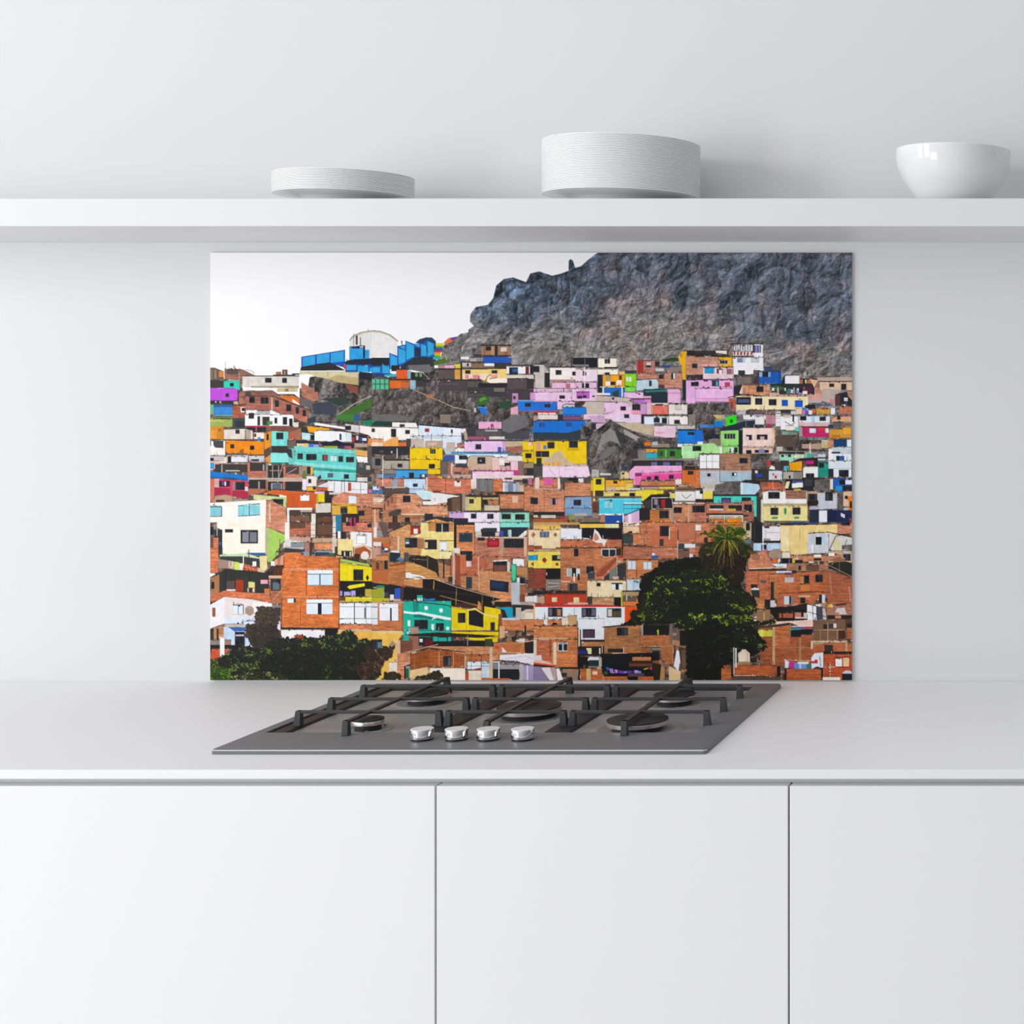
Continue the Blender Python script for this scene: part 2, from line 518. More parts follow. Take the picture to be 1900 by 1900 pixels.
p e8e8ec 1385 780 1850 800 1850 930 1400 930
l 3a2c28 8 1260 800 1385 770 1850 798
p d8d8dc 1265 840 1390 790 1390 860 1260 850
r b0503a 1620 800 1660 900 l 8a7068 4 1460 790 1460 930 l 8a7068 4 1545 790 1545 920 l 8a7068 4 1660 880 1850 885 l 8a7068 4 1770 800 1770 930
l 4a4448 5 1580 700 1580 1040
r 1f9a40 1885 820 1900 850 r d070a0 1860 880 1900 920
r 302c30 1350 900 1450 1000 r d8c8c0 1400 915 1550 940
p d86a30 600 920 740 880 1250 915 1245 1100 905 1080 905 960 680 930
r f0ece8 815 915 912 990
p d86028 740 890 915 910 915 1080 900 1085 900 960 740 920
p d05a20 915 920 1250 930 1240 1105 905 1075
r f4f0ee 1062 940 1168 1015
l 2a2022 8 560 940 740 880 1250 912
l a04820 4 990 920 985 1080
p c0d890 510 940 900 975 895 1100 860 1080 860 1000 750 990 640 1000 510 1000
p e0d0a0 530 965 750 985 700 1005 530 1000
w 752 995 860 1050
r e8b8d0 1230 905 1345 930
r f2d818 1272 930 1345 1028 r b8a830 1250 935 1272 1050
p d8d0c4 1240 1050 1420 1040 1420 1150 1240 1155
w 1350 975 1428 1040
B c87858 1435 980 1570 910 1640 920 1900 940 1900 1090 1435 1040
r e4e8ee 1628 950 1722 1050
r d8a038 1440 1045 1725 1080 r e8c020 1612 1070 1725 1190 r d8a848 1430 1060 1535 1180 w 1535 1098 1612 1160
b b06a40 1725 1090 1900 1267 w 1740 1130 1812 1190
r 2a2428 1545 1165 1750 1267 r 1f80a8 1480 1180 1540 1267 r d8c8b8 1440 1190 1475 1267 r c03868 1650 1210 1665 1267 r c03868 1690 1210 1710 1267 r d0a080 1600 1210 1620 1260
r 3f3430 1240 1155 1430 1267 r 6a4430 1260 1200 1430 1267 r e8dcd0 1185 1165 1240 1267
p b89880 60 960 180 940 260 960 265 1030 40 1035
r 3a3434 70 1005 170 1030 r 9a8a80 265 990 440 1020
p f8f0e8 0 1038 440 1015 590 1002 660 1005 655 1267 0 1267
r 8accd8 0 1075 135 1195 l 303438 6 0 1085 140 1085 l 303438 6 140 1085 140 1200 l 303438 6 0 1200 140 1198 l 303438 6 70 1065 70 1085
p 8cd4e0 330 1060 590 1040 590 1180 330 1195
l 303438 7 330 1075 590 1050 l 303438 7 330 1195 590 1180 l 303438 7 462 1045 462 1195 l 607880 3 395 1065 395 1190
r f0f4f4 330 1060 590 1066
B c87a58 660 1010 720 1010 890 1100 900 1267 655 1267
r d8c0a8 690 1040 712 1267
r f4ece8 905 1095 1200 1120 r 4a3c38 940 1125 1190 1267 r 7a5844 950 1180 1170 1267
r e8e0d8 905 1110 930 1267 r b0a090 1060 1120 1200 1145
T 690 769 6.3333
p 6a6664 0 0 330 0 500 60 240 90 0 70
p 8a7a6c 800 0 930 0 920 100 800 100
p 1a3c34 0 75 240 85 240 130 0 130
p 2a8a60 0 65 50 75 0 110
p f0ece4 240 95 520 100 540 150 240 150
w 328 118 385 145
p f4efe8 0 150 545 150 550 290 450 300 310 300 310 370 0 370
l 3a3432 7 0 138 240 150 545 160
w 0 165 35 205 228 170 285 265 395 185 445 228
r e8a068 0 285 140 345 p f0a858 130 330 250 270 310 265 310 375 130 375 r d87038 310 330 405 375
p f0d0b8 0 330 130 330 130 375 0 375
p d8e6f4 550 120 850 140 850 280 550 270
p e8ecf6 850 150 1055 160 1055 330 850 330
r dce6f2 450 250 1055 400
l 23232a 14 550 120 850 145 1060 158
r a03030 625 165 675 205 r f0f0f0 925 172 970 222 w 930 178 950 220
p c8b0a4 880 330 980 330 980 440 870 420
p c8b8a8 460 285 615 285 615 385 440 385 r 4a4040 405 285 460 380
p b8a890 625 310 835 310 835 390 625 385 r e8b8a8 660 330 760 370
l 4a4444 3 530 250 530 310 l 4a4444 3 600 240 600 310 l 4a4444 3 700 250 700 310 l 4a4444 3 825 250 825 310 l 6a6464 2 470 275 880 275
r f8e4f0 1055 160 1130 220 p 2c3a50 1050 260 1085 230 1090 310 1060 300 p c0a888 1080 200 1110 195 1130 300 1090 310
p 3c3840 1100 170 1250 130 1300 180 1240 280 1130 260
r f0b0d8 1255 82 1525 172 r b84868 1398 112 1432 150
r 5a5456 1220 175 1530 260 r c0b8b4 1330 180 1480 200
r 4a4850 1520 180 1850 290
p 6e6c70 1540 70 1680 20 1830 10 1810 150 1620 220 1530 190
r a85070 1140 260 1380 300 r e0d8d4 1380 260 1560 290
r 3870a0 1880 140 1900 240
r efc8ee 1085 308 1540 440 p d8a0e0 1520 310 1570 310 1570 430 1550 430
w 1218 350 1285 410 r 3a58a8 1480 382 1522 440
p c8b090 1570 310 1770 310 1770 370 1700 380 1560 380
B 9a5a48 1570 385 1760 370 1765 460 1620 450
r b87868 1000 340 1085 395 r f0ece8 980 390 1085 440
r 2a2a34 1085 300 1770 312
r f4cc08 1770 312 1900 420 r e8a0a8 1838 325 1895 365 r f0ece8 1845 332 1865 362
r b09810 1770 415 1900 430 r f0c810 1765 430 1900 565 w 1805 458 1875 512
r a89070 1780 560 1900 640
r 2a2a30 0 375 445 470 r 4a5058 90 420 140 450 r c8c4c4 225 430 245 455 r 5a4a44 150 470 440 530 r c8c0c0 292 400 303 530
r c8c8c8 350 480 358 525 r c8c8c8 370 480 378 525 r c8c8c8 390 480 398 525 r c8c8c8 410 480 418 525
r 7a726a 0 490 130 640 w 40 520 105 600 r b0a898 130 530 440 645 r 8a8078 130 640 290 700 r 34302e 150 525 440 545
w 305 580 358 620
r f2cc08 447 390 832 540 r e8c808 603 385 612 540 r c0a010 600 535 832 548 r f4c808 447 525 805 645 r f4c808 660 640 805 702
r e0b810 447 522 605 530
w 688 408 748 458 670 583 740 632
r 788898 700 412 706 455 r 788898 722 412 728 455
r 6a6058 805 540 900 700 r 8a8078 820 700 890 740
p 3c58a0 835 500 900 475 970 490 980 540 900 550 835 540
p c0c8c8 840 400 960 390 960 470 870 470
p 3aa0d0 930 445 1600 455 1600 475 950 470 l 2a90c8 8 930 445 1600 462
r e8f0f4 975 470 1120 575 r e8eef4 1100 470 1600 500
w 1025 480 1120 530 r 3a4048 985 580 1120 620
p d0b098 1130 500 1410 490 1420 650 1150 655 1120 600
l 3a2c2c 8 1115 590 1120 520 1160 487 1410 487 1440 500
w 1240 505 1332 578 r b8c0d0 1270 535 1290 550
r ecc8c0 1410 500 1630 660 r f0ecec 1500 530 1560 600 w 1560 570 1620 608 r d8a8a8 1500 600 1630 655
r eec8d4 1630 520 1720 660 r a04060 1625 530 1632 660 r e8e0e0 1590 480 1770 550
p 8a6a60 1715 560 1790 550 1780 720 1730 720
r c83870 1170 655 1710 665 r c04080 1665 660 1725 715
r f4d0e8 1180 665 1665 790 r e8dce0 1170 760 1230 870
B c07058 950 620 1150 630 1120 730 1070 730 950 700 r c8a898 890 700 1170 755
r b06a50 895 580 950 720 r e0d0c8 930 570 948 720
r 5a4648 970 675 1050 700
r 2f2c30 1790 630 1900 720 r 6a5450 1780 640 1820 700
p 3fa0dc 285 655 650 650 655 740 285 755 r 1e2a40 275 645 655 656 w 440 685 495 745
r 305078 365 725 385 742
r 4a78a8 60 705 280 745 r 88a0b8 60 700 130 745
b c07058 50 750 380 850 r 90a8c0 240 770 300 850
p c8e0f4 380 755 630 760 630 880 380 870
r 2f3038 380 745 660 758 w 485 815 538 850
r 404858 560 700 650 745 r d8d8e0 590 705 620 735
r b8d0e8 440 870 620 930
r e8e4e0 0 500 0 500 l e8e4e0 6 130 480 130 840 l e8e8e8 4 610 700 610 900
b c86848 655 750 1170 930 r e4c0ac 632 740 660 890 r a85038 860 750 872 930 r c06a50 660 715 830 750
p e0b820 780 720 830 735 830 755 780 745
r f0e0dc 968 775 1048 848 w 1000 780 1028 798 r e8d8d0 1165 760 1225 870
r 7a7876 1230 755 1425 905 r 66646a 1250 755 1262 905 r 8a8884 1300 755 1312 905 r 66646a 1360 755 1370 905
b c86838 1425 760 1535 910
r b8bcc4 1535 795 1735 920 r 7888a0 1600 795 1660 920 r 98a4b8 1690 795 1720 920 r e0e4e8 1540 798 1560 918
r d8b8a0 1735 830 1785 930 r e8d8d0 1230 720 1900 750 r 5a4040 1560 745 1650 765
r c07090 1840 745 1885 830 r 2f3038 1768 760 1830 815 r e8c8b8 1660 740 1770 765
b c07048 1790 840 1900 1140 w 1865 975 1900 1050 r 2a2420 1450 910 1790 935
r 40a840 0 825 20 845 r d8d8f0 10 840 90 890 r 3878b0 0 890 130 930 r 6a4a90 60 835 80 870
r 5a4c48 130 860 440 930 r c8b8a8 150 850 400 865
r c88868 0 930 130 1100 b d89870 10 960 150 1060 r e8ccb8 20 975 140 1040
p d0e8ec 510 900 700 890 720 930 700 1000 600 1000 530 940
p e8e8ea 700 910 1040 960 900 990 870 1060 690 1050
r f0f0f0 725 970 755 1030 r d0c0c0 730 975 750 1025
l 3a3032 6 650 890 850 930 1060 950
r 7a3a30 720 895 810 920
B c88058 130 1040 260 930 520 935 590 1000 600 1080 870 1030 900 1190 350 1200 130 1230
B b06a48 130 1040 260 930 290 930 290 1130 130 1200
w 368 955 452 1030
r 6a3a30 145 1050 158 1120 r 6a3a30 188 1005 200 1080 r 6a3a30 230 970 243 1040
l 2c2424 7 100 1050 255 925 520 930
b d08a60 520 1070 900 1185
r f0ece8 600 1020 760 1060
p 4a3428 885 990 960 970 1060 965 1060 1150 960 1170 890 1130
p 6e5444 940 980 1040 975 1040 1140 940 1150
r a09080 1060 920 1100 1130
r e0cc70 1100 965 1285 1130 r c8b890 1100 960 1140 1130 w 1145 995 1197 1045
r 2a2628 1100 950 1500 966 r 5a8ab0 1170 920 1200 945
r 3a3028 1285 965 1510 1130 r c8a878 1300 975 1490 1000 r c08058 1360 1000 1490 1060 w 1310 1000 1352 1045 r d8c0a8 1320 1060 1500 1130
b c07048 1505 935 1785 1110 r e0b8a0 1650 955 1715 1035 r 4a3a34 1500 1105 1790 1135
r e8d8f0 905 1140 1510 1267 r d0a8d8 905 1150 1080 1230 r f0e4f4 1080 1145 1500 1267
w 1165 1165 1228 1222 1357 1168 1428 1225 r 8090a8 1380 1170 1384 1225
r 98e0c8 1505 1150 1850 1267 w 1527 1168 1632 1230 1685 1172 1795 1235
r 3a3a3a 1080 1130 1850 1146
p 2a2c30 450 1250 540 1195 620 1200 960 1215 950 1260 560 1260
r 2a2e38 622 1165 720 1240 r 3a88a8 530 1210 625 1267
p e8a058 640 1250 760 1225 900 1267 620 1267
b c87850 0 1100 90 1267 r e0c0a0 30 1110 45 1267 r 3a2c28 0 1095 120 1110
B a86a44 130 1170 350 1170 620 1180 600 1267 130 1267
p 504038 200 1150 300 1110 340 1180 200 1200 r 3a3c48 295 1110 345 1160
r f0d0b0 350 1165 620 1180
r 2c2628 245 1190 300 1267 r 5a3a38 270 1200 285 1267 w 390 1210 445 1267
r 2a2630 960 1220 1130 1267
T 990 769 6.3333
r e8dcd4 50 0 285 60 r b89090 0 20 50 80 r 2a2e34 285 0 345 70 r 1a6fd0 345 0 555 18 r 8a5070 345 18 555 70
p 1470d0 0 85 600 70 610 110 540 180 400 215 0 210
l 1f2a44 10 0 88 45 70 600 72
w 62 100 130 148 380 95 448 142 
r 1f50a0 62 100 130 148 r 1f50a0 380 95 448 142 r 34466a 70 105 90 145 r 34466a 390 100 410 138
p 2f3c44 0 210 400 215 550 180 550 290 0 290
p 5a5858 550 200 700 180 720 290 620 300
p eecbe8 590 0 1260 0 1260 90 1140 100 940 80 900 50 590 60
p d0a8c8 640 20 830 10 850 100 690 90
p e8d0e8 920 0 1262 0 1262 95 940 85
w 1065 0 1122 42
p d8b0d0 730 110 840 105 855 160 735 170 r 2a2830 680 105 732 180
p c8b498 940 100 1260 95 1420 130 1400 250 1200 200 960 170
p eccee0 1420 140 1670 135 1665 270 1600 280 1410 250 p e8a8c0 1430 200 1540 205 1540 225 1430 230
p 2c2a30 1265 10 1590 5 1590 20 1295 20 1295 110 1265 110
r e0ecf8 1298 22 1580 120 r 6a2c2c 1265 0 1590 10
w 1412 42 1480 96 1508 42 1565 110
r 6a6468 1415 100 1560 125
r f2ece8 1590 15 1810 120 w 1652 65 1715 110 l c09090 4 1590 20 1810 20
p 888078 1820 0 1900 0 1900 120 1820 110
r c8c0c0 1680 125 1900 175
H 560 110 720 200 900 60 1060 150 1400 290 1240 400 1150 590 640 600 625 290
p 8c8884 800 240 900 160 960 200 1020 330 1010 350 900 310 800 360 750 400
p 3a3a3c 960 150 1060 250 1060 340 1010 340 960 210
p 74706c 760 520 860 390 960 370 980 400 880 500 780 540
p a8a09a 1060 170 1300 300 1250 330 1060 230
H 1220 280 1680 270 1680 400 1220 400
r 2c8ad0 1690 185 1900 342 r 1480e0 1695 190 1900 335 w 1812 208 1888 240 l 24344c 8 1680 185 1720 178 1900 180
r e8e8f0 1690 345 1870 380
r 9a8878 1380 340 1600 390 r e07820 1300 320 1385 370 r b0c0d0 1390 320 1460 360
r b8ecb0 1745 362 1900 520 r e8f0d8 1735 370 1750 480 w 1868 372 1900 430
r 3f8a30 1455 400 1740 510 r f0a030 1322 402 1455 448 r 30b0cc 1310 448 1455 515 r 88807c 1225 412 1320 525
r 2a5a28 1460 405 1470 490 r c8d8c8 1550 420 1558 500 r 2f2a30 1600 430 1660 490 r 3c4a2c 1480 430 1520 490
r 8f8478 1225 515 1900 545 r 4a3c3c 1140 420 1222 520 r 3a3434 1220 385 1740 404
r f2d020 0 310 625 580 r f0b828 0 310 170 440 r f4cc10 290 310 625 580
r d8a090 35 330 78 415 w 165 325 243 400 r 3a80c8 115 365 150 410 415 315 415 315
w 418 315 518 388 r d8a800 400 395 530 425
p d0b898 110 510 180 500 260 440 330 430 370 500 430 560 520 580 625 580 625 605 110 605
p e0b060 120 560 320 550 320 605 120 600
r 2a2a2c 30 430 185 500 r 303234 35 510 95 600 r e8b020 0 435 30 530 r 8a8a88 90 440 95 500
r 2e2a2c 0 295 640 308 r 4c443c 625 300 655 500
r f2d8ec 105 612 672 740 r e8c8e0 105 605 672 622 l b090a8 3 300 620 300 740 l b090a8 3 180 640 260 720 l c0a0b8 3 360 650 480 640
r 4a4848 0 600 100 720 r b8b4ae 680 625 770 740 r c8c8c4 770 680 910 715 r 6a6866 840 600 920 680 r 2c2c30 860 610 900 650
r 9a9894 845 660 915 740 r e8e4e0 965 655 1000 685
H 630 560 1150 560 1120 720 900 760 670 740
r b8b8b4 682 640 770 740 r d0d0cc 780 690 910 715
r c8b888 1020 665 1125 760 r f0d898 1040 665 1120 755 w 1040 685 1065 705
r 3a4458 1030 590 1140 650 r 342f34 1150 545 1760 610 r 6a6a98 1380 560 1450 605 r 6068a0 1520 560 1600 605 r 5a5a78 1670 560 1740 600
r 2a2628 1160 540 1760 556 p 26262a 1150 590 1200 555 1190 610 1120 660
p f4b0dc 1190 605 1740 600 1740 660 1690 665 1280 690 1190 690 1125 730 1125 670
r f050a0 1190 688 1740 770 p eeb0d8 1125 690 1190 650 1190 825 1170 825 1170 760 1125 760
p f078b8 1190 725 1280 690 1740 672 1740 690 1280 715 1240 830 1190 830
r 8a3060 1190 695 1270 725 w 1330 732 1378 772 1418 725 1467 778 1590 712 1645 758
r c86048 1740 645 1900 830 r d87030 1745 650 1900 830 w 1812 665 1875 705 r 2a2628 1780 610 1900 650
r f0e0dc 1660 755 1740 830 b c87048 1255 780 1665 840 r b89078 1255 845 1650 885 r e8cc40 1480 845 1670 875
r c8a890 1700 820 1800 900 r c08058 1800 820 1900 860
r 3a2c28 1250 838 1660 848
b d07850 0 755 310 870 r e8d8d0 18 740 68 870 r e060a8 120 750 230 830 r d07088 118 745 232 757 r eee4e0 285 750 312 870
r 54504e 310 740 680 800 p 1f2022 380 770 430 745 560 740 600 770 480 785
r f0e0e0 525 750 585 812 w 470 785 525 812
b c87a50 365 800 670 960 p 8a5848 670 800 710 870 700 1140 670 960 r 54342e 365 958 690 970
p a85838 360 800 460 790 460 805 360 815
b c87a54 0 880 360 1145 r e0c0b0 0 870 310 885 w 0 978 50 1055 r c09098 190 985 285 1060 w 222 985 255 1060
r b06840 120 880 130 1145
p 88a8cc 370 975 680 965 685 1190 370 1190 w 473 1005 557 1068 r 78a0c8 375 1100 680 1185
r 2a2826 0 1145 365 1190 r d8ccc4 90 1180 260 1215 r b02838 320 1190 375 1225 r e8d090 0 1180 50 1210
r 8a9050 410 1175 480 1235 r 88807a 480 1180 780 1230 r a85a34 0 1225 400 1267 r 7a6c60 590 1200 780 1267 r b8b0a8 480 1160 630 1190
r e0c020 670 770 830 900 r f4d828 700 740 835 895 r f0d860 700 890 725 1020 w 730 760 795 822 r f2b030 845 765 1175 850 r e8c868 1080 800 1170 860
w 938 782 983 812 r d8b498 850 850 970 895 r f0d070 970 850 1120 890 r d0dce4 1120 865 1290 890
r 3c342c 722 895 822 960 r f0d878 820 900 1200 962 r f4d848 1200 890 1400 1015 p f4dc30 1290 885 1530 890 1520 930 1400 940 1380 1010 1280 1020
w 948 925 1010 960 1127 922 1190 960 
r 6a605a 700 960 1270 985 l 2c2828 6 840 765 1175 765 l 8a7858 4 820 930 1290 880
r 50d0e8 768 985 1270 1170 r 78e0ec 768 985 1270 1005 r 90dce8 830 1010 935 1105 r 308898 830 1005 935 1010 r 308898 880 1015 885 1105
r e8f8f8 768 1165 1060 1185 r 1850a8 845 1185 1050 1267 r f4f4f8 1045 1170 1060 1267 r c08070 785 1175 840 1267
p f8f8fc 965 1267 990 1245 1015 1267
l 405860 4 1055 1050 1055 1160 l 405860 4 1155 1050 1155 1140 l 405860 4 1220 1050 1220 1120 l 405860 4 1055 1105 1270 1105
r d8e8e8 1060 1035 1310 1052 r 2a3034 1050 1050 1320 1060
p 6a3c30 700 1020 770 1040 760 1160 690 1180 r 9a8478 690 1150 770 1220
p 26262a 1270 1030 1380 940 1650 945 1650 1110 1240 1150 1240 1110 1320 1090
p 3c3a3a 1290 1020 1390 1000 1390 1100 1300 1100
l d8d0c8 8 1390 985 1390 1110 1640 1105 1625 985 
l e8e4e0 8 1390 980 1620 975
r b82020 1500 1000 1545 1100 r 9a8090 1415 990 1460 1060 r 6a6070 1440 1060 1480 1105
p e0b0d8 1070 1190 1240 1130 1240 1267 1070 1267 l 2a2628 8 1060 1190 1180 1140 1270 1100
r f0e4f0 1110 1170 1150 1267 r 26242a 1240 1110 1365 1240
b c87030 1365 1115 1610 1267 w 1480 1130 1585 1218 r b85a28 1300 1240 1400 1267
r b89880 1595 1110 1645 1267 
r e8e4e0 1660 900 1900 1030 p 3a3840 1880 900 1900 900 1900 905 1885 905 l 3a3a40 6 1740 940 1790 990 l 3a3a40 6 1850 940 1790 990 l 26242a 10 1650 1020 1900 1020
r e8d870 1600 925 1660 985 r e8dcd0 1640 1030 1900 1052
b c07850 1645 1055 1900 1267 w 1648 1090 1738 1155 1865 1070 1900 1150 r d8a888 1810 1060 1830 1267
r 9a7860 1660 850 1900 900 r 3a3434 1680 870 1900 885
T 1290 769 6.3333
r b8a898 0 0 350 60 r e8e4e0 60 5 180 30 r d8c080 180 10 300 50
H 0 0 200 0 360 160 280 260 90 230 0 150
p 1880d0 215 80 320 70 325 150 225 150 r 4a88d0 55 120 150 155 r 3878c8 150 120 215 160
p 2ae818 360 40 400 20 480 10 480 110 360 135 r 1a6a20 405 60 440 100 r 9a9c50 230 50 310 80
r e8e8ea 560 0 1000 60 r c88898 825 0 940 110 r f0e8e8 940 0 1000 140 l 8a8084 4 825 50 1000 50 l 8a8084 4 880 0 880 110 l 8a8084 4 940 20 1000 20 l 8a8084 4 940 90 1000 90
r 5a5860 640 0 665 30 r a8a8c8 690 0 790 20
r f0f0f4 1000 20 1210 180 r d8c8b0 1030 5 1120 40 r f4e8d8 1060 130 1160 190 r 26262c 1140 0 1160 90 l 3a2c2c 6 1050 85 1130 130 l 3a2c2c 6 1170 90 1130 130
r dde8f4 1215 15 1580 130 w 1230 22 1300 70 1460 30 1530 75 r b8d0e8 1360 20 1400 100 r e0b8b8 1210 95 1580 140
r e8a880 1600 20 1830 90 w 1665 15 1705 60 l 2a2426 6 1600 50 1680 0
r e89888 1240 80 1260 100 r 58d0c0 1170 150 1220 215 r a89898 1210 130 1270 260
p b82860 1255 150 1560 145 1570 265 1260 265 p c82868 1300 155 1560 150 1560 260 1290 260
r 2a2228 1240 142 1560 152 r d0e8ec 1338 165 1412 220 r d0e8f0 1525 165 1565 215 r e03838 1455 152 1520 190
r d89a38 1570 170 1830 280 r c07820 1600 240 1700 285 r e8a838 1730 150 1830 240 r 5a585c 1620 85 1710 150 r 383850 1560 120 1620 165 r 8a6a50 1710 100 1830 140
p 24283a 95 240 280 230 290 300 130 320 100 290
p 8a7a68 140 300 220 280 300 290 300 370 240 360
p 24303c 280 200 300 165 580 75 740 70 770 130 890 140 900 155 555 160 510 185 300 190
r 22333c 600 80 745 150 r 6a7880 590 80 600 150 r 6a7880 735 80 745 150
r b83058 830 115 890 145 r e8e4e0 700 20 810 120
p 9ae078 298 195 510 185 505 360 300 370
p 70c858 300 370 510 362 510 378 330 390
r a0e480 320 375 515 460 r b8f0a0 200 370 320 460 p b0e898 0 350 220 340 300 420 300 470 0 505 
w 342 228 466 285 0 370 68 428 455 388 495 448 r d8ece0 392 390 450 452 r 506878 400 400 418 445 r c8e0b8 372 228 377 285 r c8e0b8 402 228 407 285 r c8e0b8 434 228 439 285
r 12202a 508 185 555 465 r f0f0ec 285 390 315 455
r 1470d8 0 180 88 335 r e8eef4 25 320 90 350
r f8dad0 555 155 900 378 p f2c8a8 895 155 935 190 930 330 915 380 900 378 r e8b8a8 555 376 915 390
r f4c8b8 555 390 910 470 w 597 242 662 300 722 238 845 296 597 420 658 462 700 418 860 450 r e8d8e0 597 260 628 300 r d0a8a8 760 260 810 295 r 8090c8 745 405 815 448
p e8b050 905 160 920 150 935 200 930 250
H 940 180 1220 200 1220 300 1560 300 1560 440 950 430
p 7a9080 1010 190 1200 210 1200 240 1010 240 r 8aa898 1020 205 1090 235
p 5a4c44 940 250 1100 240 1200 320 1160 380 1000 380 940 350
p b89a84 1250 350 1480 340 1480 410 1250 400 r c8c0b0 950 375 1030 450 r c8b888 1480 305 1560 400
l f4f4f0 9 1345 340 1352 480
r e8d8d0 1480 300 1560 310 b b87858 1560 295 1625 400
r f0f0f2 1560 400 1640 640 r e4ecf2 1620 290 1835 740 w 1625 292 1778 382 r 14406c 1630 296 1772 378 r 2060a0 1655 488 1748 550 w 1655 488 1690 550
w 1685 652 1798 735 r c8d4dc 1615 380 1835 460 r 30242c 1600 440 1700 458 r dce4ea 1570 540 1835 640
r 2a2e3c 1565 640 1615 740
p a09080 950 430 1300 430 1330 460 980 460 r 24242a 980 440 1280 462
r a8dcc0 985 465 1155 570 r d8e8c0 1155 465 1280 520 w 1090 470 1122 500 1010 475 1040 500
r 40b8a0 1282 460 1375 505 r 9ac8b8 1285 455 1310 500
r f4f4f4 50 470 282 635 l 6a6468 4 50 555 282 555 l 6a6468 4 130 470 130 635 l 6a6468 4 200 470 200 635 l 3a3434 5 45 470 45 640 282 640
r 3a2e2a 40 460 300 470 
b 9c6c50 288 465 650 655 w 518 512 612 572 r b87858 288 460 520 480
H 650 460 910 460 830 560 850 660 660 640
b d86a30 0 655 50 860 r c0c8d0 55 660 285 830 r b89890 55 645 285 665 w 140 695 178 727
r a8c4d4 288 660 658 790 r c8b0a8 288 655 658 680 w 430 685 485 722 r f0ece8 455 690 482 720
p c8c0b4 60 810 350 790 350 830 220 900 60 860
H 230 830 360 790 530 780 520 940 220 945
p 3a342c 660 640 860 650 860 770 670 760 r 2c48a0 710 690 790 740 r e0d8e0 700 660 730 690
r b04038 830 540 900 600 r 8a4a40 880 550 980 640 r 2c2628 890 555 930 590 r 4a403c 930 560 1000 660
r 3a3438 990 540 1100 660 r 50b8c0 1040 605 1100 660
r d0dce4 860 660 1020 770 p f0ecec 865 640 890 600 930 615 935 650 r c83040 905 690 930 720 r c82030 930 720 955 750 r f4c0c8 920 690 970 720
p f0a810 1100 570 1250 550 1250 665 1110 660 p 2a2426 1100 570 1230 515 1440 505 1440 545 1250 545 
r b8b4a8 1030 670 1250 760 r 8a8880 1150 672 1240 755 r 2c2a2c 1095 715 1118 755
r 2e2428 1255 540 1440 605 r c02878 1300 540 1390 585 r 6a4050 1260 545 1300 605
r f0eeec 1265 610 1440 740 w 1298 695 1394 740
r 1a9480 1440 560 1562 735 r 1f6a60 1440 555 1562 570 w 1450 570 1510 625 r d0dce4 1438 460 1530 540 r 3a3034 1440 505 1560 520
r 2a262a 1250 745 1560 900 r 3a3c40 1280 760 1370 840 H 1400 770 1600 740 1610 900 1400 900
p 2a2628 530 790 580 770 760 770 860 775 1000 780 1010 810 760 820
p b8d8ec 560 800 740 820 760 870 700 940 560 940 r d8e4ec 530 800 560 940
b 8a5040 760 790 1020 880 r d86038 850 800 960 850 r c87050 780 850 1060 890 l f0e0d8 4 910 740 912 880
p f0f0c0 1070 790 1110 785 1090 870 1050 865 r 24222a 1060 760 1280 900 p f0f0c0 1070 790 1110 785 1090 870 1050 865 p f0eef2 1135 810 1265 795 1265 855 1135 865 r 5a60a0 1140 775 1265 800 p 4a508a 1150 785 1260 770 1260 795 1150 800
r e8c830 1155 875 1235 897
r 1860c0 1618 750 1840 870 r 1a48a0 1690 750 1840 765 w 1690 770 1758 822 r e8e8f4 1762 765 1840 822 r 2090d8 1650 830 1730 900 r 26242c 1730 835 1840 900 r e8e0c8 1580 760 1615 880
r f0f0f0 0 890 85 995 r f2dc60 90 880 205 995 r d8d0c8 85 870 215 895 w 55 895 88 930
p 48d8c8 215 960 718 955 718 1210 685 1210 685 1010 540 1010 540 1030 215 1040 r 2c2426 210 942 718 958
w 308 982 415 1030 545 975 652 1012 r 80408a 320 995 410 1025
b b87058 130 1040 685 1200 b b86a50 0 1050 130 1267 r 2a2426 0 1000 210 1030 r e0b8a0 0 1035 110 1052 r b87860 545 1020 680 1060
w 0 1070 110 1150 172 1068 330 1120 388 1068 545 1130 572 1058 665 1142 r d8b040 375 1105 475 1135 r d07050 145 1125 270 1160 r e8d8d0 160 1105 330 1125
r 4a3c34 130 1160 600 1190 r f0e8d8 165 1185 560 1200 l e8e0d0 8 165 1185 165 1267 l e8e0d0 8 340 1185 340 1267 l e8e0d0 8 555 1185 555 1267 r e8e0d0 165 1210 560 1220
r c87030 180 1225 330 1267 r f08c10 350 1225 545 1267
b 9a5a40 560 1140 690 1240 r 2a2628 560 1180 620 1200
r 2a2428 690 1200 740 1267 r 3a3838 720 980 770 1240
r f4eeea 793 895 1312 1052 b 9a6450 1060 900 1300 990 r b88870 1060 892 1312 904
w 857 912 988 988
r f2e29a 793 1070 1318 1250 r e8dcc0 768 1000 793 1267 r c8b880 793 1055 1318 1072 r 607858 800 1252 1318 1262
w 882 1095 972 1180 1142 1092 1232 1175 
p 30946c 1042 1110 1056 1092 1070 1110 1070 1165 1056 1180 1042 1165 p 4aa080 890 1212 910 1200 960 1200 972 1212 955 1230 905 1230 p 4aa080 1152 1212 1170 1200 1215 1200 1226 1212 1210 1226 1170 1226
r c8a080 1318 900 1440 1020 r 4a3a40 1325 930 1430 1010 w 1340 940 1400 1000 r c8ccd4 1430 915 1665 1120 w 1525 912 1612 1012 r 888c98 1550 930 1556 1010
r 2a2226 1322 1010 1445 1070 r b8b4c0 1340 1075 1450 1125 H 1670 910 1735 910 1735 1160 1670 1120
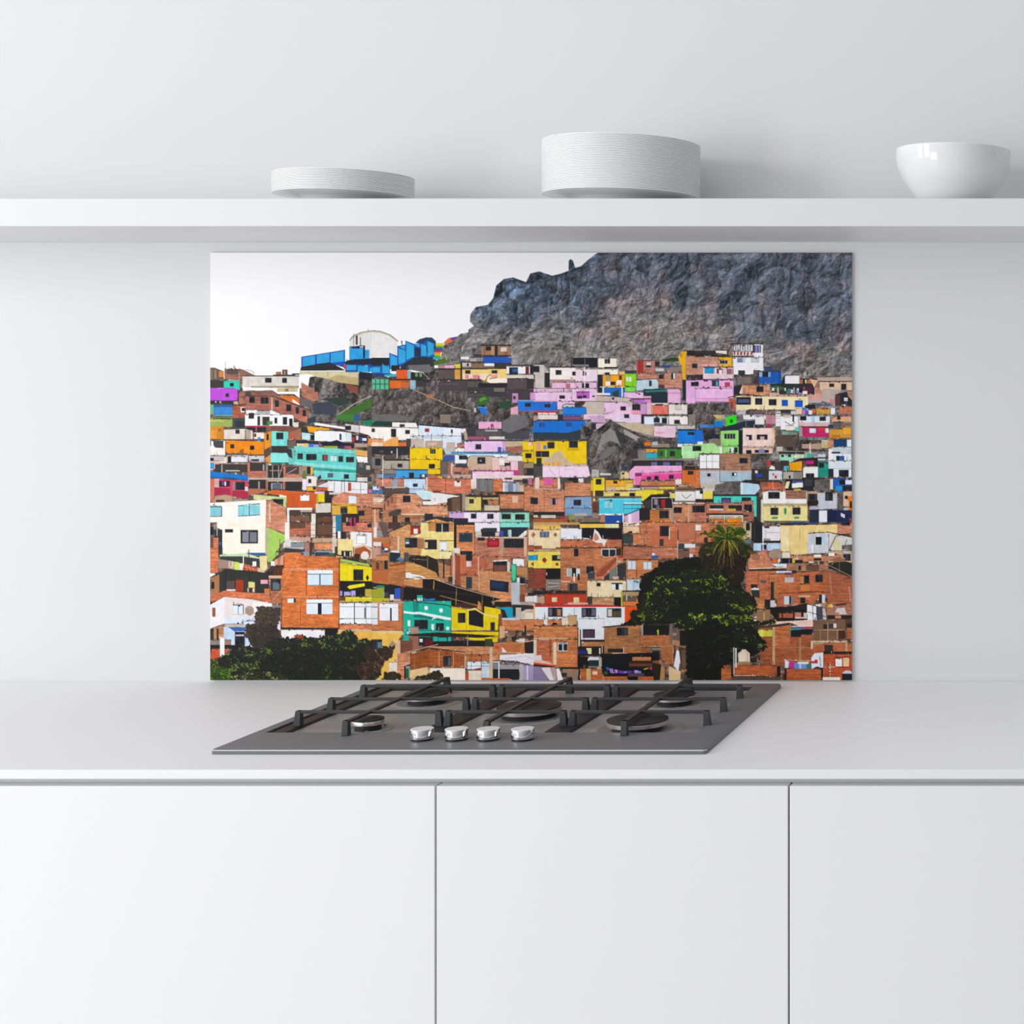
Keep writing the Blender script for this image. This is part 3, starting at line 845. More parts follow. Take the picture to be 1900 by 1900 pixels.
r e8c0a0 1735 900 1840 1080 r f08018 1800 1010 1840 1190 p f08018 1760 980 1840 950 1840 1020 1800 1020 w 1815 1020 1840 1100 w 1755 955 1790 990 r c8c8d0 1740 1100 1795 1160
r 1c2c50 1340 1125 1840 1267 r e8e8f0 1450 1125 1550 1267 r 28303c 1345 1140 1440 1267 p d8d8e8 1708 1155 1755 1175 1755 1220 1708 1195 r 182448 1555 1120 1660 1267
l 26242a 8 1320 1125 1660 1110 1840 1210
p a03830 1800 1215 1840 1220 1840 1267 1820 1267
T 390 969 6.3333
p fbf0e0 80 0 655 0 655 380 560 390 150 370 140 90 80 60
w 178 82 270 118 362 92 563 248 
r 8a8e98 380 110 455 235 r 7a7e88 468 110 550 235
r 2f3640 50 85 145 400 r 3858a0 100 230 140 265 w 0 50 48 150
B c86a3c 0 180 100 180 95 590 0 600 r 7a4a44 0 180 42 300
r c8c0b8 80 0 90 160
r 2a5a98 430 358 650 386
p a8d060 655 60 700 70 890 150 900 200 820 260 800 380 720 460 680 470
B c87a5c 655 0 890 0 890 125 700 70 655 50
p b8b890 650 60 690 70 680 460 665 380 650 380
p f0dca0 580 400 670 390 670 540 620 600 590 540
p c8dcb0 110 380 420 360 590 415 590 430 400 400 120 405
p 3a3f3c 130 400 380 400 580 430 580 530 300 480 130 430 r d8e0d0 385 380 400 490 r 303438 452 320 462 490 r f0f0f0 500 460 545 515
p a88a7c 95 430 220 450 220 540 100 540
p e0c8b8 220 450 280 460 280 550 220 540 p c8e060 280 460 345 470 340 565 285 555 p f0e8e0 345 480 400 480 400 570 345 565 p b85030 400 485 560 530 560 590 380 570
p d8c0a8 560 530 640 570 640 600 560 590
l 8a3a28 3 230 460 270 540 l 8a3a28 3 250 460 230 540 l e8c8b0 3 420 490 440 570 l e8c8b0 3 450 495 480 575 l e8c8b0 3 490 505 520 580 l e8c8b0 3 400 520 560 560
r f0f0f0 0 600 60 640
p 30322f 10 640 180 550 500 570 690 600 690 830 100 830 100 650
p b07850 10 650 110 610 110 820 20 860 w 20 700 50 780 0 860 0 861
r 5a4c48 190 680 290 790 r a83a1c 305 672 395 815 r e8d888 450 695 530 770 r 3a3838 455 765 530 830 r f0a8b8 595 675 680 722 r e0d0d8 195 785 300 808 r 383c38 405 640 440 820 r d87838 640 780 700 830
r 2a2828 175 560 192 820 r e0c8a8 440 770 455 820 r e0c8a8 500 770 525 820
B d0683a 10 860 170 800 320 815 700 840 720 940 500 900 170 870 10 940
p eceaf0 0 970 170 875 160 1190 20 1240 0 1267
p e8dcd8 170 875 500 905 730 950 730 1060 600 1200 160 1190
p f4f0f0 500 930 730 960 730 1060 600 1060 500 1040
w 30 1005 62 1105 r a05838 30 1005 60 1105
r dce8f2 268 970 390 1080 r 384048 330 975 336 1080 r 3a3c40 268 966 395 974 r 3a3c40 390 970 396 1080
p a89488 415 1005 450 980 490 985 515 1010 515 1070 470 1100 415 1070
p d8e4f4 160 1110 500 1110 600 1200 160 1190
r c8b8a8 170 1190 440 1240 r c0d0f0 160 1225 400 1267 B a86038 60 1230 160 1210 160 1267 40 1267
r dce0f0 400 1160 830 1267
p 2f2624 660 580 720 520 860 510 860 640 690 630 p 5a3020 760 530 850 520 830 620 730 610
r d8b898 690 625 850 655 B b06040 700 650 860 660 850 960 720 940
w 715 665 830 800 r 5a7078 735 700 820 795 r 8a8078 735 960 840 1140 r 3a3830 760 1000 830 1100
r e8e8e8 715 455 765 510 p 3a3838 690 560 740 510 770 520 700 600
p e8a080 760 440 870 380 870 500 760 500
r f0ece8 880 0 935 240 b b05a40 935 0 1180 200 r 6a4838 940 0 1120 70 r 4a382c 1240 0 1435 160 r 6a4a38 1260 20 1430 150
r e8dcd0 1185 0 1238 180 l 5a4038 4 1185 30 1238 30 l 5a4038 4 1185 90 1238 90 l 5a4038 4 1185 150 1238 150 r e8dcd0 1440 0 1478 190 l 5a4038 4 1440 60 1478 60 l 5a4038 4 1440 130 1478 130
r c8a090 935 160 1180 240 r a87868 1110 230 1200 370 r c8a080 1200 180 1480 240
b c87848 1225 240 1450 325 r 90a0b0 1230 325 1430 390 r d8c8b8 1435 180 1490 380
p d8d8d8 860 250 900 200 1100 230 1110 300 860 300 r 3a3a3c 870 300 1110 350 p b8b4b0 880 280 1100 300 1100 320 880 300 r 8a9098 950 235 1110 290 r 2c2a2a 775 340 870 350 l 2c2a2a 6 775 350 775 410 l 2c2a2a 6 820 200 820 500 l 2c2a2a 6 850 280 780 340 l 2c2a2a 6 800 380 800 500
p 4a3430 1170 240 1225 240 1200 340 1190 400 1170 400 r 9098b0 1100 345 1160 400 r 4a6040 1390 360 1500 400 p 304050 1235 350 1400 350 1400 385 1235 395
b c86c50 1560 0 1900 110 r 2a1e28 1600 0 1715 45 r c02060 1645 0 1665 45 r c02060 1690 0 1710 40 r 1f80b0 1480 0 1535 105 r 282c34 1480 110 1600 190 r f8f0e8 1500 105 1535 190 w 1850 20 1900 60
p f0eeee 1650 110 1900 120 1900 300 1800 260 1690 290 1650 260 r d8d4d4 1720 140 1840 250 r f8f8f8 1725 155 1830 250
p f4e098 1500 195 1680 200 1680 400 1500 380 w 1545 335 1665 395 r f0e0c0 1575 345 1590 395 r f0e0c0 1640 345 1655 395
p e8c8a8 1690 290 1800 255 1900 310 1900 430 1690 410 p a85830 1700 310 1810 280 1890 340 1880 420 1700 400 r 3a2820 1695 370 1760 425 p e8e0d8 1770 380 1800 340 1850 345 1870 400 1840 440 1780 430
r 4a3a34 1465 285 1500 400
B d46828 870 360 1060 350 1080 390 1520 410 1520 1240 835 1230 850 560 870 500
b d8784c 870 545 1520 570 r e8b090 870 540 1520 548 r e0a078 860 868 1510 880 l e0a078 3 850 1225 1520 1240 
l 5a2410 6 868 400 868 540 l 4a1c0c 6 845 900 840 1230 l 4a1c0c 7 1520 400 1515 1250 l 6a2c14 5 1130 560 1130 860 l 6a2c14 5 1067 900 1060 1200 l 6a2c14 4 1135 430 1130 530
l e8b898 4 1050 370 850 780 740 910
r d8eaf6 1145 568 1445 738 r e8f2fa 1145 568 1445 605 r 30383c 1145 604 1445 612 r 30383c 1286 610 1298 738 r f0f6fa 1160 560 1440 570
r d8ecf8 912 897 988 945 r 2a2426 985 893 1006 945
r e0ecf8 1135 905 1440 1080 r f0f6fc 1135 905 1440 945 r 8a98a8 1135 944 1440 952 r 1c1a1c 1266 950 1312 1080
p 30302c 1440 370 1500 375 1900 500 1900 530 1530 430
p a8c858 1530 425 1870 490 1880 520 1530 455 p d8a060 1480 390 1560 400 1560 420 1480 410
p f0dc18 1525 470 1900 530 1900 690 1525 685 p c8b818 1525 470 1700 500 1700 520 1525 490
w 1685 555 1800 680 p 2c2a20 1830 650 1848 615 1870 650 1850 690 l c0b020 5 1610 400 1610 690
r 1c1a1e 1525 690 1900 870 p f0e418 1610 760 1640 740 1815 715 1820 750 1640 785 r a898e0 1525 805 1555 860 r b0b0e8 1575 812 1655 860 r b8a0e8 1660 800 1710 865 r c8b040 1820 780 1900 870
r e0d030 1525 872 1900 935 r 6a3a20 1530 870 1590 920 r f0e840 1620 885 1900 900
r f0f2f6 1520 945 1900 1195 l 22262c 9 1696 945 1696 1195 l 22262c 6 1832 945 1832 1195 l 22262c 7 1520 1132 1900 1130 l 22262c 5 1520 990 1900 990 l 22262c 14 1820 1000 1820 1125
b d07040 1520 1198 1900 1267 r 2a2020 840 1238 1510 1267
T 690 969 6.3333
B b87050 0 0 350 0 200 140 180 200 0 200 r c87858 0 60 60 200 r 4a3834 190 0 335 80 r d8c0b8 30 0 70 60 r 98908c 60 85 155 175 r e8e0dc 22 60 60 180
p 6a5450 80 0 180 0 200 170 140 180
B c8884c 215 120 430 20 460 40 450 160 600 180 790 200 790 430 640 390 420 380 330 470 330 190 210 190
r d8b080 460 140 600 180 r a83020 455 45 570 145 r f0ece8 490 75 540 135
l 2a2826 10 180 130 240 90 340 60 460 0
r f4de90 575 0 965 430 p f4e098 480 170 575 130 575 175 B c07840 690 0 960 5 960 110 690 100 r f4de90 575 0 690 180 r c88850 665 0 755 100
w 755 12 905 112 r d8d8d0 820 20 832 115
r 8a6430 795 210 965 220 b c07848 215 180 330 440 r e0c8a8 300 160 325 340
w 392 185 535 298 622 205 762 318 r 5a7070 400 195 440 260 r f0d898 625 230 660 305 r b07850 540 190 615 310 r e0e8f0 395 230 440 250
r e8eef2 792 225 888 332 r f8e8b0 792 340 960 430
r 1e1a1e 965 0 995 300 r 6a5040 795 435 920 500 
b d0793f 995 25 1205 420 r 4a5868 1022 122 1185 232 r 2a3848 1035 135 1175 225 w 1040 340 1180 450 r e0e0e0 965 300 1035 360
r f0e8f4 1210 0 1505 110 r 8ae4d8 1508 0 1855 60 r 24303c 1505 60 1840 170 r f0e8f0 1470 70 1505 110 r b8dcd8 1600 90 1640 170 r 3050c8 1510 100 1545 160 r 26242a 1280 80 1450 160 r e8c8c0 1450 120 1500 160 p f0f0e8 1720 170 1800 100 1840 90 1840 130 1780 175
r 2a3a38 1300 65 1470 110 r 26262c 970 0 1205 30 r d8c8b8 1215 110 1290 170
b b86c50 1210 175 1830 420 r e8c8a8 1230 170 1830 186 r c09880 1505 175 1550 400 r e0b8a0 1785 190 1820 400
w 1242 180 1328 212 1552 192 1782 298 r a01828 1356 188 1495 290 r c82840 1370 215 1480 270
r b07048 1820 80 1850 380 r f0dcc0 1840 90 1900 270 p b07838 1870 150 1900 110 1900 190 b a85840 1825 275 1900 320 r f0d868 1835 345 1900 530 r 1890c0 1838 385 1900 445 p 7a3a20 1868 490 1900 465 1900 515
b 7a3c28 1835 535 1900 780
p b87848 0 200 210 180 200 760 0 700 p c06838 0 560 190 540 190 700 0 690 r a86840 0 460 130 560 w 148 445 188 550 r 6a3a2a 50 470 90 550
r e8dce0 20 230 110 280 r 3a3040 115 250 200 350 r d06030 130 240 200 290 r c89888 0 290 100 430 r 5a70b0 120 320 150 370 r f0e8e8 150 300 190 330
r d89058 50 390 200 450
r 1f2c34 215 340 335 460 p e8eaec 210 350 240 330 320 335 330 360 p 4a80b8 285 440 330 400 375 440 360 460 r 4a4c50 380 355 430 455
B b86a34 205 480 400 470 400 740 390 760 200 720 190 600 p 8a4818 205 500 400 470 400 490 210 520
B c88840 400 465 560 500 740 580 860 690 700 680 570 640 400 580
p 2a2420 440 400 640 395 760 440 780 480 880 520 880 690 780 640 760 590 560 500 430 450 l a88a60 5 655 400 655 550 l b89870 5 480 430 640 440 l 1f1c1a 9 640 390 780 450
B b87848 780 470 920 510 920 700 880 700 790 650 r 3a2c28 835 440 855 660 r f0ece8 400 590 460 650
p f0ece8 400 590 600 630 640 660 500 660 400 655 p 5a4030 470 640 560 640 620 660
b b85c38 920 390 1255 680 r d0b8a8 950 340 975 730 l 3a1810 5 925 400 925 620 r a04c30 985 400 1035 730 r c87048 1040 380 1100 600 r e8b098 1245 400 1265 800 r c06a48 1260 410 1420 560 l 5a3020 4 1040 610 1250 640 r 2a2426 1105 390 1180 450 r e0d0d8 1110 460 1170 520
b c07848 1040 620 1250 800 w 1112 642 1175 775 r 2c4a58 1120 650 1140 770 r 2c4a58 1148 650 1168 770 r 35342f 900 640 950 700 l 3a1810 4 1040 610 1040 760
b c8804c 1265 560 1640 950 B d08a50 1265 660 1640 700 1640 720 1265 690 b b06848 1340 400 1640 550 w 1425 455 1590 575 r 7a4a40 1430 500 1580 575 r d8d4cc 1590 460 1620 580 p e8e0d8 1420 450 1600 435 1600 455 1430 462
p 1c2030 1388 675 1608 700 1605 822 1388 800 p 1c3458 1400 690 1560 710 1550 790 1400 770
l d0a888 5 1265 650 1640 695 l 5a3020 3 1380 560 1380 660
r f0f0f4 1655 425 1788 515 b b07850 1790 400 1830 640 r c08858 1700 520 1830 620 r 2a8868 1640 490 1700 700 p 4ad0a8 1645 500 1690 505 1690 660 1660 690 1645 640
r f0ece8 1705 645 1800 730 w 1740 650 1795 720 b a05838 1700 730 1820 830 p c0c4cc 1635 710 1740 700 1740 965 1640 965
r 2a2424 1830 830 1900 860 r e8e0e0 1800 862 1900 935 r 8a4a30 1745 840 1800 980 r b8a8a0 1740 935 1900 970
p 24221f 0 710 300 740 380 760 0 760 r 2a8a70 60 740 150 768 p a0a830 0 790 145 765 145 895 0 890 r c8b828 0 890 210 935 r 1c2028 150 750 350 890 p 3058c8 268 780 335 770 335 890 270 895 r 3a4048 150 820 200 885 r e8e0d8 215 850 260 920 r c8a890 260 900 365 930
r 4a3428 340 760 385 920
B c88040 385 680 600 670 600 770 385 740
p 1a1518 380 760 600 780 600 670 720 665 1530 900 1400 930 1450 990 1300 1060 1200 1010 935 985 550 950 370 920
p 2a2422 390 755 640 775 1300 860 1200 860 600 800 p 4a2820 1000 950 1240 950 1240 1010 1000 990
l d8c8b0 7 380 680 600 660 720 662 1000 760 1300 845 1530 900
l c8b040 9 732 680 725 790 l b09050 8 995 770 988 985 l c09858 7 800 860 1290 990 l a88050 7 1298 855 1295 1050 l 8a8078 6 1430 880 1420 980 l c8a880 6 1465 910 1462 1000
p d89048 1240 990 1250 920 1280 950 1290 1040 1230 1010
r 28b89a 532 855 600 915 r e0f0e8 535 890 600 925 p 2870c8 605 880 640 900 745 890 745 945 620 940
p c8a878 840 930 930 960 920 985 840 965
B d8804c 1500 880 1640 870 1640 930 1520 930 r 26221f 1440 930 1640 990 p 18a0c8 1470 995 1655 1000 1655 1120 1520 1150 1520 1020 r 2a2a2c 1655 970 1800 1100 p 2a2624 1520 1020 1560 1030 1600 1130 1520 1130 r c8b8b0 1690 1000 1755 1130 r c8d0d8 1530 1120 1740 1150
p d8c8b8 1755 1050 1900 980 1900 1140 1755 1140 r f0e4c8 1800 1050 1900 1140 r 3a302c 1760 980 1900 1020
B c8703c 1530 1150 1900 1145 1900 1267 1500 1267 r 2a1a16 1795 1210 1810 1267
r 18b8a0 370 920 935 1267 p 128a80 480 930 550 940 550 1040 490 1050 p 18b8a0 550 940 900 990 935 1000 935 1100 900 1100 550 1050
p f0f8f8 375 1040 490 1055 560 1050 930 1120 930 1150 850 1140 560 1080 490 1080 375 1065
p 0f8070 490 1085 560 1080 850 1140 850 1160 490 1110
p f4f8f4 615 1005 625 983 650 983 665 1005 650 1030 625 1030 p f4f8f4 790 1030 800 1010 825 1010 838 1030 825 1058 800 1058 r f0f8f4 420 1148 452 1218 r f0f8f4 875 1225 908 1267
w 500 1145 660 1255 755 1185 845 1267 r f0f0f0 700 1195 730 1267 p d8e8e8 700 1150 720 1115 760 1115 760 1130 725 1135 715 1150 r b09080 450 1225 550 1267
l 2a2422 10 530 935 900 975 935 1000
p f0d410 937 985 1120 1020 1220 1010 1320 1080 1320 985 1510 1020 1520 1080 1490 1110 1480 1267 937 1267
p d8b810 937 985 1120 1020 1120 1040 937 1010 l b89010 5 1110 1030 1110 1267
l f0e0b0 12 1120 1030 1215 1010 1320 1080 1490 1115
p 1c1a20 1140 1040 1215 1030 1312 1085 1312 1235 1140 1200 w 1012 1065 1098 1178 r 5a4420 1030 1075 1040 1170 r 5a4420 1060 1080 1068 1175 w 1395 1175 1445 1267
B 7a4428 1490 1080 1530 1060 1530 1200 1480 1267 
b c86c38 0 935 370 1267 r e0e4ea 0 950 70 1200 r f0f2f6 90 950 315 1155 r 22262c 215 1005 235 1155 r c8ccd4 90 1000 315 1006 l 22262c 5 0 1130 70 1130 l 22262c 5 0 995 70 995 r d8c0a8 0 938 370 948 l 3a1c10 5 360 940 355 1267
T 990 969 6.3333
r 3a2c28 310 0 1050 60 r f0cc50 540 20 840 62 r e8e8b0 840 20 1000 68 r 2858a0 840 0 970 14 p 5a4a48 320 30 520 10 520 60 320 60
r f0c050 0 40 320 85 r c8a060 0 0 540 30 r d0a880 0 25 310 40
r f4dcb0 0 85 318 310 p 9a5a30 235 145 257 118 278 145 257 172 p 9a5a30 0 115 22 145 0 170 r f0b080 0 60 100 80 b a04830 0 275 100 320 b a04830 260 290 318 320
w 78 110 180 175 r 70809a 88 115 128 170 r 70809a 135 115 175 170
r c8a080 0 318 318 340
r f4d858 0 340 318 540 r 18a0d0 0 380 45 445 w 218 385 315 450 r b0a888 280 390 315 430 p 8a3a20 97 443 127 408 160 443 127 480 p 8a3a20 252 492 275 470 297 492 275 515 r 1f2428 40 380 47 445
b 8f3a28 0 545 145 780 r 1c1618 145 540 318 665 r 8a8078 150 665 320 795 l d8d0c8 6 170 710 300 720 l d8d0c8 6 170 760 310 740 l 4a4240 6 160 740 320 735 r e8e0d8 148 590 158 620
r eceef6 318 68 567 220 r 1c181c 567 65 1040 205 p e8e0e0 570 180 680 190 680 210 600 205
b c0643c 318 200 1040 300 p f0ece8 692 210 715 75 765 120 800 190 840 240 820 240 740 240 p d89078 700 200 720 120 760 160 770 200 730 220 p f0e8e8 790 205 830 195 862 210 825 288
l 2a2220 8 318 295 720 300 1050 300
b b8683c 318 300 1060 800 w 475 310 525 400 r 24282e 797 315 968 400 r e8e4e8 797 308 968 320 r e8e4e8 795 315 805 390 r e8e4e8 885 320 893 400 r e8e4e8 962 315 970 385 l e0dce0 6 800 385 830 407 940 407 968 385 r 382420 970 310 1030 390
p 9a4c34 735 610 960 420 980 440 820 630 740 640 l 5a2a20 5 740 590 950 420 p d08060 740 640 820 630 860 660 740 660
r d8e0e0 388 535 548 635 r 201c1e 450 535 500 635 r b0b8b8 400 540 445 630
w 622 515 708 600 r 3c4458 635 590 718 665 p 5c6478 635 600 680 575 718 600 r f0ece8 468 600 485 700 r 3a2824 515 605 540 680 r e0d8d8 330 690 430 700
w 400 720 515 805 r 5a5a5a 400 720 425 800 r 403c44 455 730 515 805 
r c02820 985 395 1050 415 r b8b0a0 870 560 885 670 p 3a3834 830 640 1000 490 1080 470 1080 670 830 670 p 788078 890 580 970 520 975 670 890 670 l c8c4bc 7 985 400 975 500 985 670 r e0b0a8 930 635 1000 670 r 2a2624 1035 140 1050 400 r d8c0b0 980 450 1030 470
p f0e0c8 1050 0 1240 0 1240 130 1100 110 1050 100 r f0c8a0 1055 40 1240 130 l 3a3030 10 1110 30 1210 10 p 2a2628 1090 125 1130 105 1160 100 1160 130 
b c06c40 1240 0 1330 260 b c87040 1170 130 1300 270 w 1045 150 1165 240 r 3c4844 1050 155 1160 235 r c88868 1300 130 1380 290
b c86c44 1330 0 1900 290 p c8704c 1380 100 1690 100 1690 420 1380 420 r 8a5a4a 1250 40 1260 130
w 1483 45 1592 160 r 5a1a30 1490 60 1510 155 r f0e0d0 1590 60 1600 200 w 1480 200 1525 280 r 383c3c 1480 210 1525 280
b c07050 1390 290 1700 400 r 7a5a50 1690 330 1830 450 l e8dcd0 6 1690 210 1690 450 r 3a3434 1690 90 1700 210 r e8e8ec 1770 248 1900 300 r 3a4450 1700 250 1770 315 r c87858 1700 0 1900 200 r 9a7058 1700 205 1830 225 b c07858 1830 300 1900 380 r e8e0e8 1830 370 1870 430
b a86040 1060 275 1390 440 r e8e8f0 1390 360 1425 390 r 3060a8 1385 390 1465 420 r 2a2422 1050 430 1460 445 l 2a2422 6 1050 275 1390 290
B c8743c 1090 440 1460 440 1470 500 1465 660 1090 670 r d8e4ec 1105 450 1200 555 r 8a98a0 1150 450 1156 555 r d8e4ec 1288 460 1388 555 r 8a98a0 1335 460 1342 555 l 3a1810 5 1100 560 1100 650 l 3a1810 5 1210 560 1210 660 l 3a1810 5 1465 450 1470 600
r 1f1e22 1470 470 1900 700 p e8b820 1590 510 1650 510 1650 550 1600 555 r e8d8b0 1715 515 1800 555 r 2a68c0 1600 575 1710 620 r 18a0b8 1850 505 1890 545 r e0e0e8 1530 580 1590 640 r 1a1a20 1480 480 1560 600 r 6a5040 1470 440 1900 465
r f4dfb4 630 680 1090 880 w 740 712 785 752 r 3c3838 915 708 1045 725 r e8f0f4 918 725 965 792 r e8f0f4 1002 725 1042 792 r 1c181c 963 725 1002 792 l 3a2c28 6 630 675 1090 675
r d0e0ee 1095 665 1395 805 r b0d0e4 1170 690 1310 800 r c8e0f0 1180 700 1300 800 p d8e0f0 1280 800 1395 760 1395 830 1280 830
b b88458 680 880 945 975 r 1a1618 950 880 1030 985 r b0b838 1025 810 1045 985 r b89870 1045 810 1280 870 r 6a5a48 1045 865 1220 930 r d8d0c8 1085 850 1100 920 r e8803c 1050 930 1270 980 r f09020 1210 900 1275 990
r 2a2422 1040 800 1290 815 r 4a3a30 630 870 690 960 l 3a3028 6 680 830 680 880
p 2a2422 0 800 130 810 610 805 610 850 0 850 r c83c20 135 835 612 960 r c8a080 30 860 130 950 r d8e8f0 0 862 38 940 r d8d8b0 215 880 275 935 r d8d8a8 470 880 535 950 r 9a4a38 350 850 395 955 r e8b0a0 400 940 640 965 r 6a2818 140 830 610 845
p d02828 15 965 860 970 1070 990 1265 985 1265 1080 1170 1160 1120 1200 1070 1205 1070 1010 20 990
r eceaee 15 995 1070 1010 p e8ecf2 15 995 1070 1005 1070 1200 830 1220 820 1267 560 1267 520 1230 520 1140 0 1140 r f8b070 0 960 15 1140
w 172 1002 340 1108 567 1005 732 1110 864 1010 1028 1115 r 7a6070 180 1010 220 1100 r c08068 275 1020 320 1100 r 6a6078 575 1010 615 1100 r 6a6078 680 1010 725 1100 r d8c8c0 870 1020 920 1105 r 5a5030 930 1040 1025 1110
p f05010 1070 990 1265 985 1250 1080 1170 1160 1120 1200 1070 1205 p f08020 1210 980 1270 985 1270 1060 1220 1060
b d07840 0 1140 330 1220 r f0dcc8 330 1110 410 1220 r c8a070 410 1090 510 1225 r e8e8e8 120 1140 160 1215 p 1a1414 215 1205 230 1175 270 1180 285 1210 b d87838 0 1210 520 1267 
l 4a4040 4 130 1060 130 1150 l 4a4040 4 480 1000 480 1090
w 580 1240 720 1267 p f0f0f0 750 1225 830 1240 830 1267 720 1267
B a87048 830 1225 1150 1210 1260 1200 1280 1267 830 1267 w 980 1240 1100 1267 l 3a2c28 6 800 1230 1000 1212 1150 1210 
r 3a3028 1280 1160 1640 1267 l 8a7860 7 1280 1190 1650 1140 r a89878 1600 1160 1630 1267 r 1c1a18 1300 1210 1590 1267
T 1290 969 6.3333
b c87048 0 0 560 250 r e8e8e8 0 30 65 95 r e09020 335 0 510 60 r b87848 165 30 560 140 r b8603c 180 140 380 240 r 3a2a24 100 180 145 240 b c06040 0 280 100 420 b c88048 0 420 140 520
r c8b488 560 0 660 210 w 595 10 640 95 r 6a7878 560 195 660 250 r 24242a 660 0 785 215 r 3a3e48 690 30 700 200
r ece8ea 785 40 1000 240 r c8bcb8 820 90 830 190 w 810 48 868 68 l a8a0a0 3 830 120 1000 120 r 9a8c88 790 190 880 220
r c0dcf4 680 240 1000 335 r 26242a 680 215 1000 240 w 775 262 835 325 r f0f0f0 788 190 800 330 r d060a0 800 315 850 340
p a89080 860 350 920 310 1010 310 1010 420 860 420
p f4d890 1000 40 1665 25 1670 130 1320 130 1320 370 1110 390 1000 330 r e0bc78 1105 60 1112 370 l c89840 5 1225 60 1225 220 p f8e4b0 1000 60 1105 60 1105 330 1010 330
r 2a2628 1000 10 1320 30 r 2c3c80 1090 0 1300 20 r 2c4880 1340 0 1450 20 B c07858 1665 20 1840 30 1840 140 1665 130 w 1715 0 1815 35
r c8ccd4 1318 130 1560 365 p d0d4dc 1318 130 1560 120 1570 345 1320 368 r 1a181c 1412 172 1482 262 r b8d8f0 1482 165 1520 250 r f0f4f8 1365 260 1385 360
p dcd8d4 1570 125 1840 180 1840 320 1690 330 1570 340 l 2a2426 8 1318 130 1560 115 1840 175 p e0d8a8 1620 230 1650 200 1700 215 1710 310 1625 330 l 3a2c28 8 1560 350 1650 160 1835 125 l 3a302c 6 1740 310 1780 200 H 1720 270 1840 260 1840 320 1720 320
p a8a098 1110 390 1250 380 1250 420 1110 430
b c07850 1115 385 1560 460 r e8dcd0 1015 345 1115 420 r 2a2628 1390 420 1480 450 r f0f0e8 1390 380 1480 410 r c8a888 1560 330 1840 480 b b87050 1570 380 1740 450 r f0f0f0 1560 360 1635 395 w 1740 370 1820 450 r c0bcb8 1740 340 1820 372
B c87850 625 410 650 370 830 340 880 430 930 530 620 545 620 460 r a87058 665 365 755 440 l 8a4020 4 808 380 808 510 l 6a3a30 5 820 340 890 450
r f06820 905 425 955 475 p e8d8d8 965 440 990 420 1000 460 970 480 r 1c1a22 1018 425 1140 485 r e8c820 1138 420 1168 475 r e8c8c0 1170 415 1210 450 r 26262a 1170 440 1260 490 r 5060a0 1095 430 1110 485
p e0e8ec 900 485 1070 485 1070 525 940 520
B a87050 1070 480 1300 480 1500 500 1560 460 1560 560 1300 570 1070 560 r 2a2422 1210 510 1240 560 r 6a4a3c 1300 500 1450 560
l f0e4d8 9 625 545 1070 530 r 3a2c28 630 552 1070 570
p 2a2826 1560 480 1700 440 1840 480 1840 640 1700 590 1560 540 l c8a888 6 1600 500 1700 380 1760 440 l c8a080 6 1560 500 1840 640 l 8a7868 6 1690 380 1690 700 l b07058 6 1600 480 1760 420 p 9a6a50 1600 440 1700 400 1760 460 1640 470
B c0643c 585 570 950 570 900 700 900 900 810 910 810 1020 720 1000 600 840 l 5a2010 4 742 580 735 740 l 5a2010 4 862 580 868 860 r 5a5a58 765 680 825 712 w 652 728 725 770
p 2c3834 655 790 750 785 755 890 670 870 p e0e4e8 655 780 700 765 750 780 745 795 660 795
B b86c38 880 610 1140 600 1140 700 960 980 960 720 900 700 
B b85c30 960 620 1450 570 1560 600 1560 820 1340 970 1320 950 960 990 r b07848 900 690 960 900 B a85434 1540 580 1600 580 1840 650 1840 960 1560 960 1540 860
r 3a2820 885 700 920 900 r d8d0d8 880 900 935 1000 r 2a2426 815 905 875 990 r d0c0c0 1048 640 1160 710 r d8d4e0 950 570 1130 600 r 5a3a60 1050 600 1130 615
r c88850 1230 630 1340 720 w 1275 625 1335 715 r d8803c 1230 725 1350 810 w 1410 615 1495 700 l 2a1c18 7 880 610 1150 590 1450 565
l 3a2418 7 980 835 1230 825 1340 815 1560 820 r d8a880 1210 855 1350 880 w 1232 885 1290 950
r c8dce8 1043 868 1102 962 r 2a2426 1102 868 1120 962 r 8a7a78 1120 870 1160 960 r 2a2426 1455 850 1485 952 r d0e4f0 1485 850 1522 945
l c8b090 5 1575 600 1600 840 l d8a888 8 1805 750 1825 930 l d8a070 4 1600 910 1840 910 l 8a5a40 5 1690 600 1700 740
p 1c1a1a 820 1000 1100 990 1310 950 1310 1150 960 1160 880 1060 r b05a44 980 1065 1150 1125 r c88070 1165 1055 1245 1125 r 1c1a1a 1015 1050 1028 1140 r f0d0c8 1170 1110 1290 1130 p 2a2624 1060 990 1300 955 1310 1030 r e0c8b8 1270 1060 1310 1130
r e8e8f0 1312 965 1375 1080 p f0f0f8 1312 965 1420 980 1425 1150 1318 1145 p 4a4a58 1420 985 1490 995 1500 1140 1425 1150 p c8c0b8 1490 1000 1530 1010 1540 1140 1500 1140 l 2a2426 6 1312 960 1530 1010 1545 1145 l 2a2426 6 1375 970 1385 1150 l 2a2426 6 1318 1050 1535 1110 l 2a2426 6 1420 980 1425 1150
B a8684c 1540 980 1840 960 1840 1110 1545 1130 p e8c020 1550 970 1600 955 1620 990 1570 1000 p d8d0d0 1640 1060 1660 1010 1750 1000 1780 1080 1680 1080 p e8d8d8 1590 960 1620 990 1600 1000 p 3a3434 1650 960 1760 950 1770 970 1650 980
p b08068 1550 1050 1700 1060 1660 1090 1550 1110 r 2a2422 1550 1090 1840 1140 r c88a68 1640 1095 1710 1130
